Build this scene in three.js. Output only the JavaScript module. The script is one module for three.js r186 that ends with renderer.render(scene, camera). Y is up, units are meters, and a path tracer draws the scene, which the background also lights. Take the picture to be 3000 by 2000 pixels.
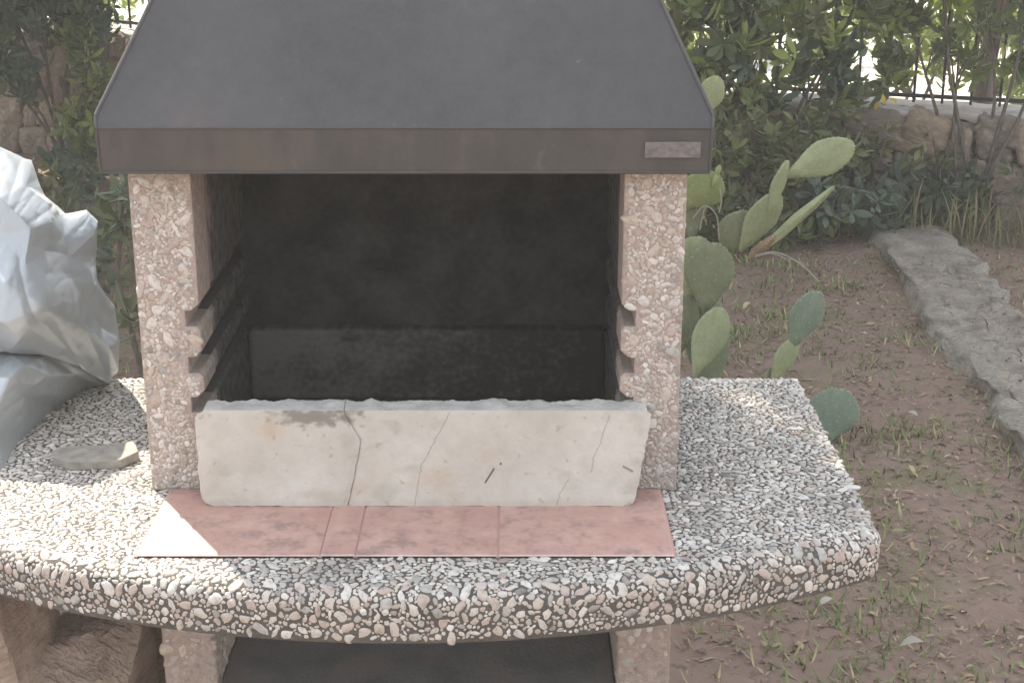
import * as THREE from 'three';
import { ImprovedNoise } from 'three/addons/math/ImprovedNoise.js';
import { mergeGeometries, mergeVertices, toCreasedNormals } from 'three/addons/utils/BufferGeometryUtils.js';
import { RoundedBoxGeometry } from 'three/addons/geometries/RoundedBoxGeometry.js';

// ------------------------------------------------------------------ camera, sky, sun
const scene = new THREE.Scene();
const camera = new THREE.PerspectiveCamera(25.06, 1024 / 682, 0.05, 400);
camera.position.set(0.178, 1.926, 2.568);
{ const p = 18.164 * Math.PI / 180; camera.lookAt(0.178, 1.926 - Math.sin(p), 2.568 - Math.cos(p)); }
const renderer = new THREE.WebGLRenderer({ antialias: true });
renderer.toneMapping = THREE.LinearToneMapping;
renderer.toneMappingExposure = 3.45;
renderer.shadowMap.enabled = true;
const SUN = new THREE.Vector3(-0.527, 0, -0.85).normalize().multiplyScalar(Math.cos(0.86)).setY(Math.sin(0.86));
{ // hazy bright sky, brighter towards the sun, as an equirectangular float texture
  const W = 256, H = 128, d = new Float32Array(W * H * 4), v = new THREE.Vector3();
  for (let j = 0; j < H; j++) for (let i = 0; i < W; i++) {
    const el = ((j + .5) / H - .5) * Math.PI, az = ((i + .5) / W - .5) * 2 * Math.PI;
    v.set(Math.cos(el) * Math.cos(az), Math.sin(el), Math.cos(el) * Math.sin(az));
    const up = Math.max(0, v.y), k = Math.pow(up, .55), c = v.dot(SUN);
    const g = .55 * Math.exp(-(1 - c) * 9) + .25 * Math.exp(-(1 - c) * 2.2);
    const o = (j * W + i) * 4, low = v.y < 0 ? .45 : 1;
    d[o] = (.79 + (.5 - .79) * k + g) * .62 * low; d[o + 1] = (.79 + (.54 - .79) * k + g) * .62 * low; d[o + 2] = (.8 + (.64 - .8) * k + g * .94) * .62 * low; d[o + 3] = 1;
  }
  const t = new THREE.DataTexture(d, W, H, THREE.RGBAFormat, THREE.FloatType);
  t.mapping = THREE.EquirectangularReflectionMapping; t.magFilter = t.minFilter = THREE.LinearFilter; t.needsUpdate = true;
  scene.background = t; scene.environment = t;
}
const sun = new THREE.DirectionalLight(0xfff1de, 3.7);
sun.position.copy(SUN).multiplyScalar(30); sun.castShadow = true;
Object.assign(sun.shadow.camera, { left: -14, right: 14, top: 14, bottom: -14, near: 1, far: 80 });
scene.fog = new THREE.FogExp2(0xf0f0ed, .0075);
sun.shadow.mapSize.set(4096, 4096);
scene.add(sun, sun.target);

// ------------------------------------------------------------------ helpers
function RNG(a) { return () => { a |= 0; a = a + 0x6D2B79F5 | 0; let t = Math.imul(a ^ a >>> 15, 1 | a); t = t + Math.imul(t ^ t >>> 7, 61 | t) ^ t; return ((t ^ t >>> 14) >>> 0) / 4294967296; }; }
const IN = new ImprovedNoise();
const nz = (x, y, z = 0) => IN.noise(x, y, z);
const fbm = (x, y, z = 0, o = 4) => { let s = 0, a = .5, f = 1; for (let i = 0; i < o; i++) { s += a * nz(x * f + i * 7.3, y * f - i * 3.1, z * f + i * 1.7); a *= .5; f *= 2.03; } return s; };
const clamp = (x, a = 0, b = 1) => Math.min(b, Math.max(a, x));
const sst = (a, b, x) => { const t = clamp((x - a) / (b - a)); return t * t * (3 - 2 * t); };
const mix = (a, b, t) => a + (b - a) * t;
const mix3 = (a, b, t) => [mix(a[0], b[0], t), mix(a[1], b[1], t), mix(a[2], b[2], t)];
const V3 = (x, y, z) => new THREE.Vector3(x, y, z);
const toS = c => { c = clamp(c); return 255 * (c <= .0031308 ? 12.92 * c : 1.055 * Math.pow(c, 1 / 2.4) - .055); };
function tex(w, h, fn, srgb = true, wrap = true) {          // fn(u,v) in 0..1 returns linear rgb (or one value)
  const d = new Uint8Array(w * h * 4);
  for (let j = 0; j < h; j++) for (let i = 0; i < w; i++) {
    const r = fn((i + .5) / w, (j + .5) / h), o = (j * w + i) * 4;
    if (srgb) { d[o] = toS(r[0]); d[o + 1] = toS(r[1]); d[o + 2] = toS(r[2]); } else d[o] = d[o + 1] = d[o + 2] = 255 * clamp(r);
    d[o + 3] = 255;
  }
  const t = new THREE.DataTexture(d, w, h); if (srgb) t.colorSpace = THREE.SRGBColorSpace;
  t.magFilter = THREE.LinearFilter; t.minFilter = THREE.LinearMipmapLinearFilter; t.generateMipmaps = true; t.anisotropy = 8;
  if (wrap) t.wrapS = t.wrapT = THREE.RepeatWrapping; t.needsUpdate = true; return t;
}
const rep = (t, s) => { const c = t.clone(); c.repeat.set(s, s); c.needsUpdate = true; return c; };
// tileable noise on the unit square through a torus-like blend
function tn(u, v, f, o, s) { const a = fbm(u * f, v * f, s, o), b = fbm((u - 1) * f, v * f, s, o), c = fbm(u * f, (v - 1) * f, s, o), e = fbm((u - 1) * f, (v - 1) * f, s, o); const x = sst(0, 1, u), y = sst(0, 1, v); return mix(mix(a, b, x), mix(c, e, x), y); }
function boxUV(g, s = 1) {                                   // uv in metres by the dominant side of each face
  if (g.index) g = g.toNonIndexed(); const p = g.attributes.position, uv = new Float32Array(p.count * 2);
  const a = V3(), b = V3(), c = V3();
  for (let i = 0; i < p.count; i += 3) {
    a.fromBufferAttribute(p, i); b.fromBufferAttribute(p, i + 1); c.fromBufferAttribute(p, i + 2);
    const n = b.clone().sub(a).cross(c.clone().sub(a)), X = Math.abs(n.x), Y = Math.abs(n.y), Z = Math.abs(n.z);
    [a, b, c].forEach((q, k) => { const o = (i + k) * 2; if (Z >= X && Z >= Y) { uv[o] = q.x * s; uv[o + 1] = q.y * s; } else if (X >= Y) { uv[o] = q.z * s; uv[o + 1] = q.y * s; } else { uv[o] = q.x * s; uv[o + 1] = q.z * s; } });
  }
  g.setAttribute('uv', new THREE.BufferAttribute(uv, 2)); return g;
}
const counts = {};
function numbered(n) { const k = counts[n] = (counts[n] ?? -1) + 1; return k ? n + '_' + String(k).padStart(3, '0') : n; }
function shadow(m) { m.castShadow = m.receiveShadow = true; return m; }
function mesh(name, g, m, parent = scene) { const o = shadow(new THREE.Mesh(g, m)); o.name = parent === scene ? numbered(name) : name; parent.add(o); return o; }
function tag(o, label, category, group, kind) { Object.assign(o.userData, { label, category }); if (group) o.userData.group = group; if (kind) o.userData.kind = kind; return o; }
function thing(name, label, category, pos = [0, 0, 0], turn = 0, group) { const o = new THREE.Group(); o.name = numbered(name); o.position.set(...pos); o.rotation.y = turn; scene.add(o); return tag(o, label, category, group); }
function inst(name, g, m, mats, parent, cols) {
  const o = shadow(new THREE.InstancedMesh(g, m, mats.length)); o.name = parent === scene ? numbered(name) : name;
  mats.forEach((k, i) => o.setMatrixAt(i, k)); if (cols) cols.forEach((c, i) => o.setColorAt(i, c));
  o.userData.kind = 'stuff'; parent.add(o); return o;
}
const std = (o) => new THREE.MeshStandardMaterial(o);
const lin = (r, g, b) => new THREE.Color().setRGB(r, g, b);
function geo(verts, idx) { const g = new THREE.BufferGeometry(); g.setAttribute('position', new THREE.Float32BufferAttribute(verts.flat(), 3)); g.setIndex(idx.flat()); g.computeVertexNormals(); return g; }
function tube(pts, radii, seg = 8) {                          // tapered tube along points
  const v = [], id = [], n = pts.length, T = V3(), A = V3(), B = V3();
  for (let i = 0; i < n; i++) {
    T.copy(pts[Math.min(n - 1, i + 1)]).sub(pts[Math.max(0, i - 1)]).normalize();
    A.set(Math.abs(T.y) > .9 ? 1 : 0, Math.abs(T.y) > .9 ? 0 : 1, 0).cross(T).normalize(); B.copy(T).cross(A);
    for (let k = 0; k < seg; k++) { const a = k / seg * 2 * Math.PI, p = pts[i].clone().addScaledVector(A, Math.cos(a) * radii[i]).addScaledVector(B, Math.sin(a) * radii[i]); v.push([p.x, p.y, p.z]); }
  }
  for (let i = 0; i < n - 1; i++) for (let k = 0; k < seg; k++) { const a = i * seg + k, b = i * seg + (k + 1) % seg; id.push([a, b, a + seg], [b, b + seg, a + seg]); }
  v.push(pts[0].toArray(), pts[n - 1].toArray()); const c0 = v.length - 2, c1 = v.length - 1;
  for (let k = 0; k < seg; k++) { id.push([c0, (k + 1) % seg, k], [c1, (n - 1) * seg + k, (n - 1) * seg + (k + 1) % seg]); }
  return geo(v, id);
}

// ------------------------------------------------------------------ textures and materials
const mottle = tex(512, 512, (u, v) => .5 + .5 * tn(u, v, 14, 5, 3.3) + .25 * tn(u, v, 60, 2, 9), false);
const fineN = tex(512, 512, (u, v) => .5 + .7 * tn(u, v, 90, 3, 5.1), false);
const soilT = tex(1024, 1024, (u, v) => {
  const a = tn(u, v, 5, 4, 1), b = tn(u, v, 30, 4, 2), c = tn(u, v, 120, 2, 4);
  let col = mix3([.18, .123, .096], [.258, .187, .15], clamp(.5 + a * 1.4 + b * .8));
  col = mix3(col, [.085, .062, .052], sst(.12, .4, b + c * .6)); col = mix3(col, [.22, .19, .165], sst(.22, .4, c + b * .4));
  return mix3(col, [.115, .12, .05], sst(-.02, .25, a) * .6);
});
const mortarT = tex(512, 512, (u, v) => { const b = tn(u, v, 20, 4, 2), c = tn(u, v, 90, 2, 8); return mix3([.27, .225, .195], [.48, .405, .36], clamp(.5 + b * 1.1 + c * .9)); });
const darkMortarT = tex(512, 512, (u, v) => { const b = tn(u, v, 8, 4, 2), c = tn(u, v, 90, 2, 8); return mix3([.055, .052, .045], [.15, .135, .12], clamp(.45 + b * 1.1 + c * .8)); });
const stainT = tex(256, 256, (u, v) => { const a = tn(u, v, 6, 4, 12), c = tn(u, v, 30, 3, 4); return mix3([1, 1, 1], [.62, .57, .5], sst(-.12, .45, a + c * .6)); });
const M = {
  mortar: std({ map: rep(mortarT, 3), bumpMap: rep(fineN, 4), bumpScale: .002, roughness: .95 }),
  slabMortar: std({ map: rep(darkMortarT, 2), bumpMap: rep(fineN, 4), bumpScale: .002, roughness: .95 }),
  pebble: std({ map: stainT, roughness: .75 }),
};

const gh = (x, z) => { const e = sst(3.6, 3.2, Math.abs(x)) * sst(-7.5, -7, z) * sst(.6, .2, z); return e <= 0 ? 0 : e * (.022 * fbm(x * 1.7, z * 1.7, 3, 2) + .016 * Math.max(-.3, fbm(x * 9, z * 9, 7, 3)) + .007 * nz(x * 26, z * 26, 2)); };
// ------------------------------------------------------------------ the setting: ground, road beyond, kerb path
{
  const ax = (a, b, st) => { const o = [-120, -40, -15]; for (let x = a; x <= b; x += st) o.push(x); o.push(15, 40, 120); return o; };
  const xs = ax(-3.6, 3.6, .025), zs = ax(-7.5, .6, .028), v = [], id = [], uv = [];
  zs.forEach(z => xs.forEach(x => { v.push(x, gh(x, z), z); uv.push(x / 1.7, z / 1.7); })); const n = xs.length;
  for (let j = 0; j < zs.length - 1; j++) for (let i = 0; i < n - 1; i++) { const q = j * n + i; id.push(q, q + n, q + 1, q + 1, q + n, q + n + 1); }
  const g = new THREE.BufferGeometry(); g.setAttribute('position', new THREE.Float32BufferAttribute(v, 3)); g.setAttribute('uv', new THREE.Float32BufferAttribute(uv, 2)); g.setIndex(id); g.computeVertexNormals();
  mesh('ground', g, std({ map: soilT, bumpMap: soilT, bumpScale: .02, roughness: 1 })).userData.kind = 'structure';
}
const wallZ = x => -6.3 + .36 * x;
{
  const v = [[-40, .03, wallZ(-40) - .5], [40, .03, wallZ(40) - .5], [40, .03, -90], [-40, .03, -90]];
  const t = tex(256, 256, (u, w) => { const a = tn(u, w, 10, 4, 4); return mix3([.46, .44, .40], [.6, .58, .54], clamp(.5 + a * 1.5)); });
  const m = mesh('road', boxUV(geo(v, [[0, 1, 2], [0, 2, 3]]), .5), std({ map: t, roughness: .95 })); m.userData.kind = 'structure';
}
{ // low kerb of weathered stone on the right
  const L = [[1.74, -1.2], [1.8, -1.73], [1.855, -2.27], [1.9, -2.75], [1.905, -3.06], [1.925, -3.62], [1.975, -4.49], [2.02, -4.95]];
  const R = [[2.12, -1.2], [2.19, -2.1], [2.24, -3.06], [2.29, -3.71], [2.32, -4.04], [2.34, -4.45], [2.32, -5]];
  const n = 60, w = 14, v = [], id = [];
  const at = (A, t) => { const s = t * (A.length - 1), i = Math.min(A.length - 2, Math.floor(s)), f = s - i; return [mix(A[i][0], A[i + 1][0], f), mix(A[i][1], A[i + 1][1], f)]; };
  for (let i = 0; i <= n; i++) for (let k = -2; k <= w + 2; k++) {
    const a = at(L, i / n), b = at(R, i / n), s = clamp(k / w);
    let x = mix(a[0], b[0], s) + .06 * nz(i * .21, k * .3, 3) + .02 * nz(i * .9, k * .8, 7), z = mix(a[1], b[1], s) + .02 * nz(i * .3, 9, k * .2);
    let y = .06 + .03 * fbm(x * 5, z * 5, 2) + .016 * nz(x * 22, z * 22, 4);
    if (k === -2 || k === w + 2) y = -.02; else if (k === -1 || k === w + 1) y -= .012; if (k === -1) x -= .008; if (k === -2) x -= .03;
    if (k > w) x += .02;
    v.push([x, y, z]);
  }
  const q = w + 5; for (let i = 0; i < n; i++) for (let k = 0; k < q - 1; k++) { const a = i * q + k; id.push([a, a + 1, a + q], [a + 1, a + q + 1, a + q]); }
  const t = tex(512, 512, (u, vv) => { const a = tn(u, vv, 7, 5, 4), c = tn(u, vv, 60, 3, 7); let col = mix3([.12, .108, .09], [.34, .31, .265], clamp(.5 + a * 1.5 + c * 1.1)); return mix3(col, [.14, .15, .09], sst(.1, .4, a - c * .5) * .5); });
  mesh('kerb', boxUV(geo(v, id), 1.2), std({ map: t, bumpMap: t, bumpScale: .012, roughness: 1 })).userData.kind = 'structure';
}

// ------------------------------------------------------------------ pebbles
function pebbleGeo(seed, det, flat) {
  const r = RNG(seed); let g = new THREE.IcosahedronGeometry(1, det); g.deleteAttribute('uv'); g.deleteAttribute('normal'); g = mergeVertices(g, 1e-4);
  const P = []; for (let i = 0; i < 8; i++) { const n = V3(r() - .5, (r() - .5) * .7, r() - .5).normalize(); P.push([n, .58 + r() * .3]); }
  P.push([V3((r() - .5) * .4, 1, (r() - .5) * .4).normalize(), .55 + r() * .25]);
  const p = g.attributes.position, q = V3(), off = r() * 50;
  for (let i = 0; i < p.count; i++) {
    q.fromBufferAttribute(p, i);
    for (const [n, d] of P) { const k = q.dot(n); if (k > d) q.addScaledVector(n, (d - k) * .92); }
    q.multiplyScalar(1 + .12 * nz(q.x * 1.6 + off, q.y * 1.6, q.z * 1.6)); q.y *= flat; p.setXYZ(i, q.x, q.y, q.z);
  }
  const uv = []; for (let i = 0; i < p.count; i++) uv.push(p.getX(i) * .2 + off, p.getZ(i) * .2 + p.getY(i) * .1 + off * .7); g.setAttribute('uv', new THREE.Float32BufferAttribute(uv, 2));
  g.computeVertexNormals(); return g;
}
const PEB = [1, 2, 3, 4, 5, 6].map(s => pebbleGeo(s * 17, 2, .8)), PEBH = [1, 2, 3, 4, 5, 6].map(s => pebbleGeo(s * 17, 2, .75));
function pack(w, h, radii, ok, r) {                          // darts of falling radius into a w x h rectangle
  const cs = .025, gw = Math.ceil(w / cs) + 1, grid = new Map(), out = [];
  for (const [rad, tries, spread] of radii) for (let t = 0; t < tries; t++) {
    const x = r() * w, y = r() * h, R = rad * (1 - spread * r()); if (!ok(x, y)) continue;
    const gx = Math.floor(x / cs), gy = Math.floor(y / cs); let hit = false;
    for (let a = -1; a <= 1 && !hit; a++) for (let b = -1; b <= 1 && !hit; b++) { const c = grid.get((gy + b) * gw + gx + a); if (c) for (const q of c) { const dx = q.x - x, dy = q.y - y, d = (q.R + R) * .93; if (dx * dx + dy * dy < d * d) { hit = true; break; } } }
    if (hit) continue; const q = { x, y, R }; out.push(q); const k = gy * gw + gx; if (!grid.has(k)) grid.set(k, []); grid.get(k).push(q);
  }
  return out;
}
const PCOL = [[.55, .53, .49], [.52, .47, .43], [.46, .39, .35], [.42, .415, .39], [.5, .45, .39], [.32, .31, .29], [.62, .605, .57]];
const PMAT = PCOL.map(c => std({ color: lin(...c), map: stainT, roughness: .75 }));
const _m = new THREE.Matrix4(), _q = new THREE.Quaternion(), _q2 = new THREE.Quaternion(), _Y = V3(0, 1, 0);
function pebbleM(pos, n, R, r, proud = .15, tilt = .35, grow = 1.27) {
  const el = .85 + r() * r() * 1.9, a = R * Math.sqrt(el) * grow, b = R / Math.sqrt(el) * grow * 1.03, h = (a + b) * .5 * (.6 + r() * .3);
  _q.setFromUnitVectors(_Y, n); _q2.setFromAxisAngle(_Y, r() * 6.283); _q.multiply(_q2);
  _q2.setFromAxisAngle(V3(1, 0, 0), (r() - .5) * tilt * 2 / Math.max(1, el * el * .7)); _q.multiply(_q2);
  return new THREE.Matrix4().compose(pos.clone().addScaledVector(n, h * (proud - .4)), _q, V3(a, h, b));
}
// list of {M, R, c}; the biggest nPart become parts, the rest one instanced aggregate per shape
function aggregate(list, nPart, parent, r, pool) {
  list.sort((a, b) => b.score - a.score);
  list.slice(0, nPart).forEach(e => { const o = mesh('pebble', PEBH[Math.floor(r() * 6)], PMAT[e.c], parent); o.applyMatrix4(e.M); });
  const rest = list.slice(nPart), by = PEB.map(() => [[], []]);
  for (const e of rest) { const k = Math.floor(r() * 6); const c = PCOL[e.c], p = e.M.elements, gr = sst(.02, .3, fbm(p[12] * 5, p[14] * 7, p[13] * 6, 4)), f = (.85 + r() * .3) * (1 - .45 * gr * r()); by[k][0].push(e.M); by[k][1].push(lin(c[0] * f, c[1] * f, c[2] * f)); }
  by.forEach(([m, c], i) => { if (m.length) inst('pebble_aggregate', PEB[i], M.pebble, m, parent, c); });
}
const pick = (w, r) => { let s = w.reduce((a, b) => a + b), t = r() * s; for (let i = 0; i < w.length; i++) { t -= w[i]; if (t <= 0) return i; } return 0; };

// ------------------------------------------------------------------ the barbecue
const bbq = thing('masonry_barbecue', 'masonry barbecue of pebble-faced concrete with a dark grey sloping hood', 'barbecue');
const TOP = .8, BOT = .712, LIP = .032;
{ // table slab with bowed front
  const out = [];                                             // outline anticlockwise seen from above, with outward normals
  const zf = x => .41 - .33 * x * x - .03 * x * x * x * x;
  const push = (x, z) => out.push([x, z]);
  const X = .814, ZB = -.612, rc = .022;
  push(-X, ZB + .02); for (let i = 1; i < 20; i++) push(-X, mix(ZB + .02, zf(X) - rc, i / 20));
  for (let i = 0; i <= 160; i++) { const x = mix(-X, X, i / 160); let z = zf(x); const e = X - Math.abs(x); if (e < rc) z -= rc - Math.sqrt(rc * rc - (rc - e) * (rc - e)); push(x, z); }
  for (let i = 1; i < 20; i++) push(X, mix(zf(X) - rc, ZB + .02, i / 20));
  push(X, ZB + .02); push(X - .006, ZB + .006); push(X - .02, ZB); for (let i = 1; i < 20; i++) push(mix(X - .02, -X + .02, i / 20), ZB); push(-X + .02, ZB); push(-X + .006, ZB + .006);
  const n = out.length, nor = out.map((p, i) => { const a = out[(i + n - 1) % n], b = out[(i + 1) % n]; let dx = b[0] - a[0], dz = b[1] - a[1]; const l = Math.hypot(dx, dz) || 1; return [-dz / l, dx / l]; });
  const prof = [[0, BOT + .004]]; for (let i = 0; i <= 6; i++) { const a = i / 6 * Math.PI / 2; prof.push([LIP * (1 - Math.cos(a)), TOP - LIP + LIP * Math.sin(a)]); }
  const full = [[.006, BOT], ...prof];
  const v = [], id = []; full.forEach(([ins, y]) => out.forEach((p, i) => v.push([p[0] - nor[i][0] * ins, y, p[1] - nor[i][1] * ins])));
  for (let k = 0; k < full.length - 1; k++) for (let i = 0; i < n; i++) { const a = k * n + i, b = k * n + (i + 1) % n; id.push([a, b, a + n], [b, b + n, a + n]); }
  const capIdx = ring => { const c = ring.map(i => new THREE.Vector2(v[i][0], -v[i][2])); return THREE.ShapeUtils.triangulateShape(c, []).map(t => t.map(k => ring[k])); };
  const topRing = [...Array(n).keys()].map(i => (full.length - 1) * n + i), botRing = [...Array(n).keys()];
  capIdx(topRing).forEach(t => id.push(t)); capIdx(botRing).forEach(t => id.push([t[0], t[2], t[1]]));
  const slab = mesh('table_slab', boxUV(toCreasedNormals(geo(v, id), .7)), M.slabMortar, bbq);
  const r = RNG(11), list = [];
  // front lip and edge: strip in arc length
  const i0 = 20, i1 = 182, S = [0]; for (let i = i0; i < i1; i++) S.push(S[S.length - 1] + Math.hypot(out[i + 1][0] - out[i][0], out[i + 1][1] - out[i][1]));
  const Ltot = S[S.length - 1], wall = TOP - LIP - BOT, T = wall + LIP * Math.PI / 2;
  for (const q of pack(Ltot, T, [[.0125, 420, .3], [.0084, 5000, .4], [.0055, 60000, .4], [.0034, 90000, .3]], (x, y) => y > .0115 && fbm(x * 11, y * 14, 6, 3) < .3 + r() * .3, r)) {
    let k = 0; while (k < S.length - 2 && S[k + 1] < q.x) k++; const f = (q.x - S[k]) / (S[k + 1] - S[k]), A = out[i0 + k], B = out[i0 + k + 1];
    const px = mix(A[0], B[0], f), pz = mix(A[1], B[1], f), nx = mix(nor[i0 + k][0], nor[i0 + k + 1][0], f), nzz = mix(nor[i0 + k][1], nor[i0 + k + 1][1], f);
    let ins = 0, y = BOT + q.y, a = 0; if (q.y > wall) { a = (q.y - wall) / LIP; ins = LIP * (1 - Math.cos(a)); y = TOP - LIP + LIP * Math.sin(a); }
    const nn = V3(nx * Math.cos(a), Math.sin(a), nzz * Math.cos(a)).normalize();
    list.push({ M: pebbleM(V3(px - nx * ins, y, pz - nzz * ins), nn, q.R, r, .0, .2, 1.16), score: q.R * (px > -.74 ? 1 : .3), c: pick([4, 3, 3, 2.5, 2, 1, 2.5], r) });
  }
  // flat top, left clear where pillars, firebox and tiles stand
  const inside = (x, z) => { if (Math.abs(x) > X - .012 || z < ZB + .01 || z > zf(x) - LIP - .002) return false; if (Math.abs(x) < .48 && z > -.52 && z < .008) return false; if (x > -.446 && x < .451 && z > -.02 && z < .282) return false; return true; };
  const tlist = [];
  for (const q of pack(2 * X, 1.06, [[.0095, 4000, .4], [.0068, 60000, .4], [.0046, 160000, .3], [.003, 120000, .2]], (x, y) => inside(x - X, y - .62), r))
    tlist.push({ M: pebbleM(V3(q.x - X, TOP, q.y - .62), V3(0, 1, 0), q.R, r, .12, .5, 1.22), score: 0, c: pick([5, 2, .8, 3, 1.2, .5, 6], r) });
  aggregate(list, 210, slab, r); aggregate(tlist, 0, slab, r);
}
// pillars with grill notches
const NOTCH = [[.947, .98], [1.021, 1.055], [1.108, 1.141]], XI = .372, XO = .474, XN = .397, PT = 1.402;
function sideProfile(s, xi, xo, xn, y0, y1, rough = 0) {      // closed profile, s = -1 left, +1 right
  const p = [[xo, y0], [xi, y0]];
  for (const [a, b] of NOTCH) { p.push([xi, a - .006], [xi + .005, a], [xn, a], [xn, b], [xi + .012, b + .001], [xi, b + .012]); }
  p.push([xi, y1], [xo, y1]);
  const sh = new THREE.Shape(); p.forEach(([x, y], i) => i ? sh.lineTo(s * x, y) : sh.moveTo(s * x, y)); sh.closePath(); return sh;
}
const notched = (x, y) => NOTCH.some(([a, b]) => y > a - .004 && y < b + .004 && x < XN + .004);
const sootT = tex(512, 512, (u, v) => { const a = tn(u, v, 9, 5, 6), c = tn(u, v, 70, 2, 1); return mix3([.013, .0135, .014], [.058, .058, .057], clamp(.4 + a * 1.3 + c * .5)); });
M.sooted = std({ map: tex(512, 512, (u, v) => { const z = u * .44 - .52, y = v * .65, n = fbm(z * 26, y * 9, 3, 4) * .09 + fbm(z * 120, y * 60, 5, 3) * .035; const c = fbm(z * 40, y * 40, 7, 3), s = mix3([.04, .039, .037], [.17, .165, .155], clamp(.4 + c)); return mix3(s, mix3([.2, .165, .14], [.36, .3, .26], clamp(.5 + c)), sst(-.166, -.136, z + n)); }, true, false), bumpMap: rep(mottle, 2), bumpScale: .005, roughness: .95 });
M.soot = std({ map: sootT, bumpMap: rep(mottle, 3), bumpScale: .006, roughness: .95 });
for (const s of [-1, 1]) {
  const r = RNG(s + 40), g = new THREE.ExtrudeGeometry(sideProfile(s, XI, XO, XN, TOP - .003, PT), { depth: .105, bevelEnabled: true, bevelSize: .0025, bevelThickness: .003, bevelSegments: 2, curveSegments: 2 });
  g.translate(0, 0, -.108);
  const p = mesh('pillar', boxUV(g), M.mortar, bbq), list = [];
  const front = (x, y) => { const X = XI + .007 + x; return !notched(X - .006, TOP + y) && y > .004; };
  for (const q of pack(XO - XI - .012, PT - TOP - .01, [[.012, 24, .3], [.0076, 260, .4], [.005, 4500, .4], [.003, 26000, .35]], front, r))
    list.push({ M: pebbleM(V3(s * (XI + .007 + q.x), TOP + q.y, 0), V3(0, 0, 1), q.R * .99, r, .1), score: q.R, c: pick([4, 4, 2.4, 1.2, 2, .6, 4], r) });
  // outer side
  for (const q of pack(.1, PT - TOP - .01, [[.0105, 500, .35], [.007, 2600, .3], [.0045, 4000, .3]], () => true, r))
    list.push({ M: pebbleM(V3(s * XO, TOP + q.y, -.104 + q.x), V3(s, 0, 0), q.R, r, .05), score: 0, c: pick([3, 3, 4, .8, 3, .6, 1.2], r) });
  aggregate(list, 45, p, r);
  // soot-blackened panel running back from the pillar
  const sg = new THREE.ExtrudeGeometry(sideProfile(s, XI + .001, XO - .004, XN, TOP - .002, PT + .02), { depth: .395, bevelEnabled: false }); sg.translate(0, 0, -.505);
  const q = boxUV(sg), uv = q.attributes.uv; for (let k = 0; k < uv.count; k++) uv.setXY(k, (uv.getX(k) + .52) / .44, (uv.getY(k) - .79) / .65);
  mesh('side_panel', q, M.sooted, bbq);
}
// soot creeping out over the pale inner faces is its own thin crust? no: the inner faces stay concrete for the first hand's breadth
{
  const b = new THREE.BoxGeometry(.948, .66, .07); b.translate(0, 1.13, -.541); mesh('back_panel', boxUV(b), M.soot, bbq);
  const f = new THREE.BoxGeometry(XI * 2 - .004, .012, .5); f.translate(0, TOP + .004, -.252);
  mesh('hearth_floor', boxUV(f), M.soot, bbq);
  const fb = new RoundedBoxGeometry(.74, .15, .06, 4, .012), fp = fb.attributes.position; for (let i = 0; i < fp.count; i++) { const x = fp.getX(i), y = fp.getY(i); if (y > 0) fp.setY(i, y + .012 * nz(x * 9, 3, 1) + .008 * nz(x * 31, 3, 5) ); }
  fb.rotateX(-.06); fb.translate(0, TOP + .08, -.485);
  const fq = boxUV(fb), fu = fq.attributes.uv; for (let i = 0; i < fu.count; i++) fu.setXY(i, fu.getX(i) / .8 + .5, (fu.getY(i) - TOP) / .3 + .2);
  const ashT = tex(512, 256, (u, v) => { const a = fbm(u * 9, v * 4, 6, 5), c = fbm(u * 60, v * 25, 1, 3); return mix3([.022, .0215, .021], [.13, .127, .12], sst(-.35, .4, a * .6 - (u - .42) * .7 + c * .5)); }, true, false);
  mesh('fire_back', fq, std({ map: ashT, roughness: .95 }), bbq);
}
// tiles
{
  const tileT = tex(1024, 512, (u, v) => {
    const a = tn(u, v, 5, 5, 6), b = tn(u, v, 24, 4, 2), c = tn(u, v * 1, 80, 3, 1);
    let col = mix3([.44, .255, .215], [.57, .37, .315], clamp(.5 + a * 1.7)); col = mix3(col, [.25, .175, .15], sst(-.12, .45, a * .7 + b * .9 + c * .6) * .75); return mix3(col, [.6, .46, .38], sst(.05, .45, -b + c * .6) * .5);
  });
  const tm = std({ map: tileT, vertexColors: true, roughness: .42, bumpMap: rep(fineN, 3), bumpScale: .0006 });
  const xs = [-.441, -.138, -.0805, .155, .446];
  for (let i = 0; i < 4; i++) {
    const gap = .0011, gl = i < 2 ? .0005 : gap, w = xs[i + 1] - xs[i] - gl * 2, g = new RoundedBoxGeometry(w, .012, .268, 3, .0026); g.translate((xs[i] + xs[i + 1]) / 2, TOP - .0012 + (i === 1 ? .0006 : 0), .144);
    const q = boxUV(g, 1.15), uv = q.attributes.uv; for (let k = 0; k < uv.count; k++) uv.setXY(k, uv.getX(k) + i * .37, uv.getY(k) + i * .21);
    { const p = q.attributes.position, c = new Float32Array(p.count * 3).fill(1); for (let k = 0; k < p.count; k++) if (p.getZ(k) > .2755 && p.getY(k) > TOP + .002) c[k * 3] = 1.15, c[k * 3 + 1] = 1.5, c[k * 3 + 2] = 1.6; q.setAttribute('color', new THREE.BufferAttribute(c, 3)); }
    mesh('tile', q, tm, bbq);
  }
  const gr = new THREE.BoxGeometry(.892, .008, .274); gr.translate(.0025, TOP - .001, .141); mesh('grout', boxUV(gr), std({ color: lin(.47, .3, .26), roughness: .95 }), bbq);
  // two fire-floor tiles continue between the pillars
}
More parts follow.
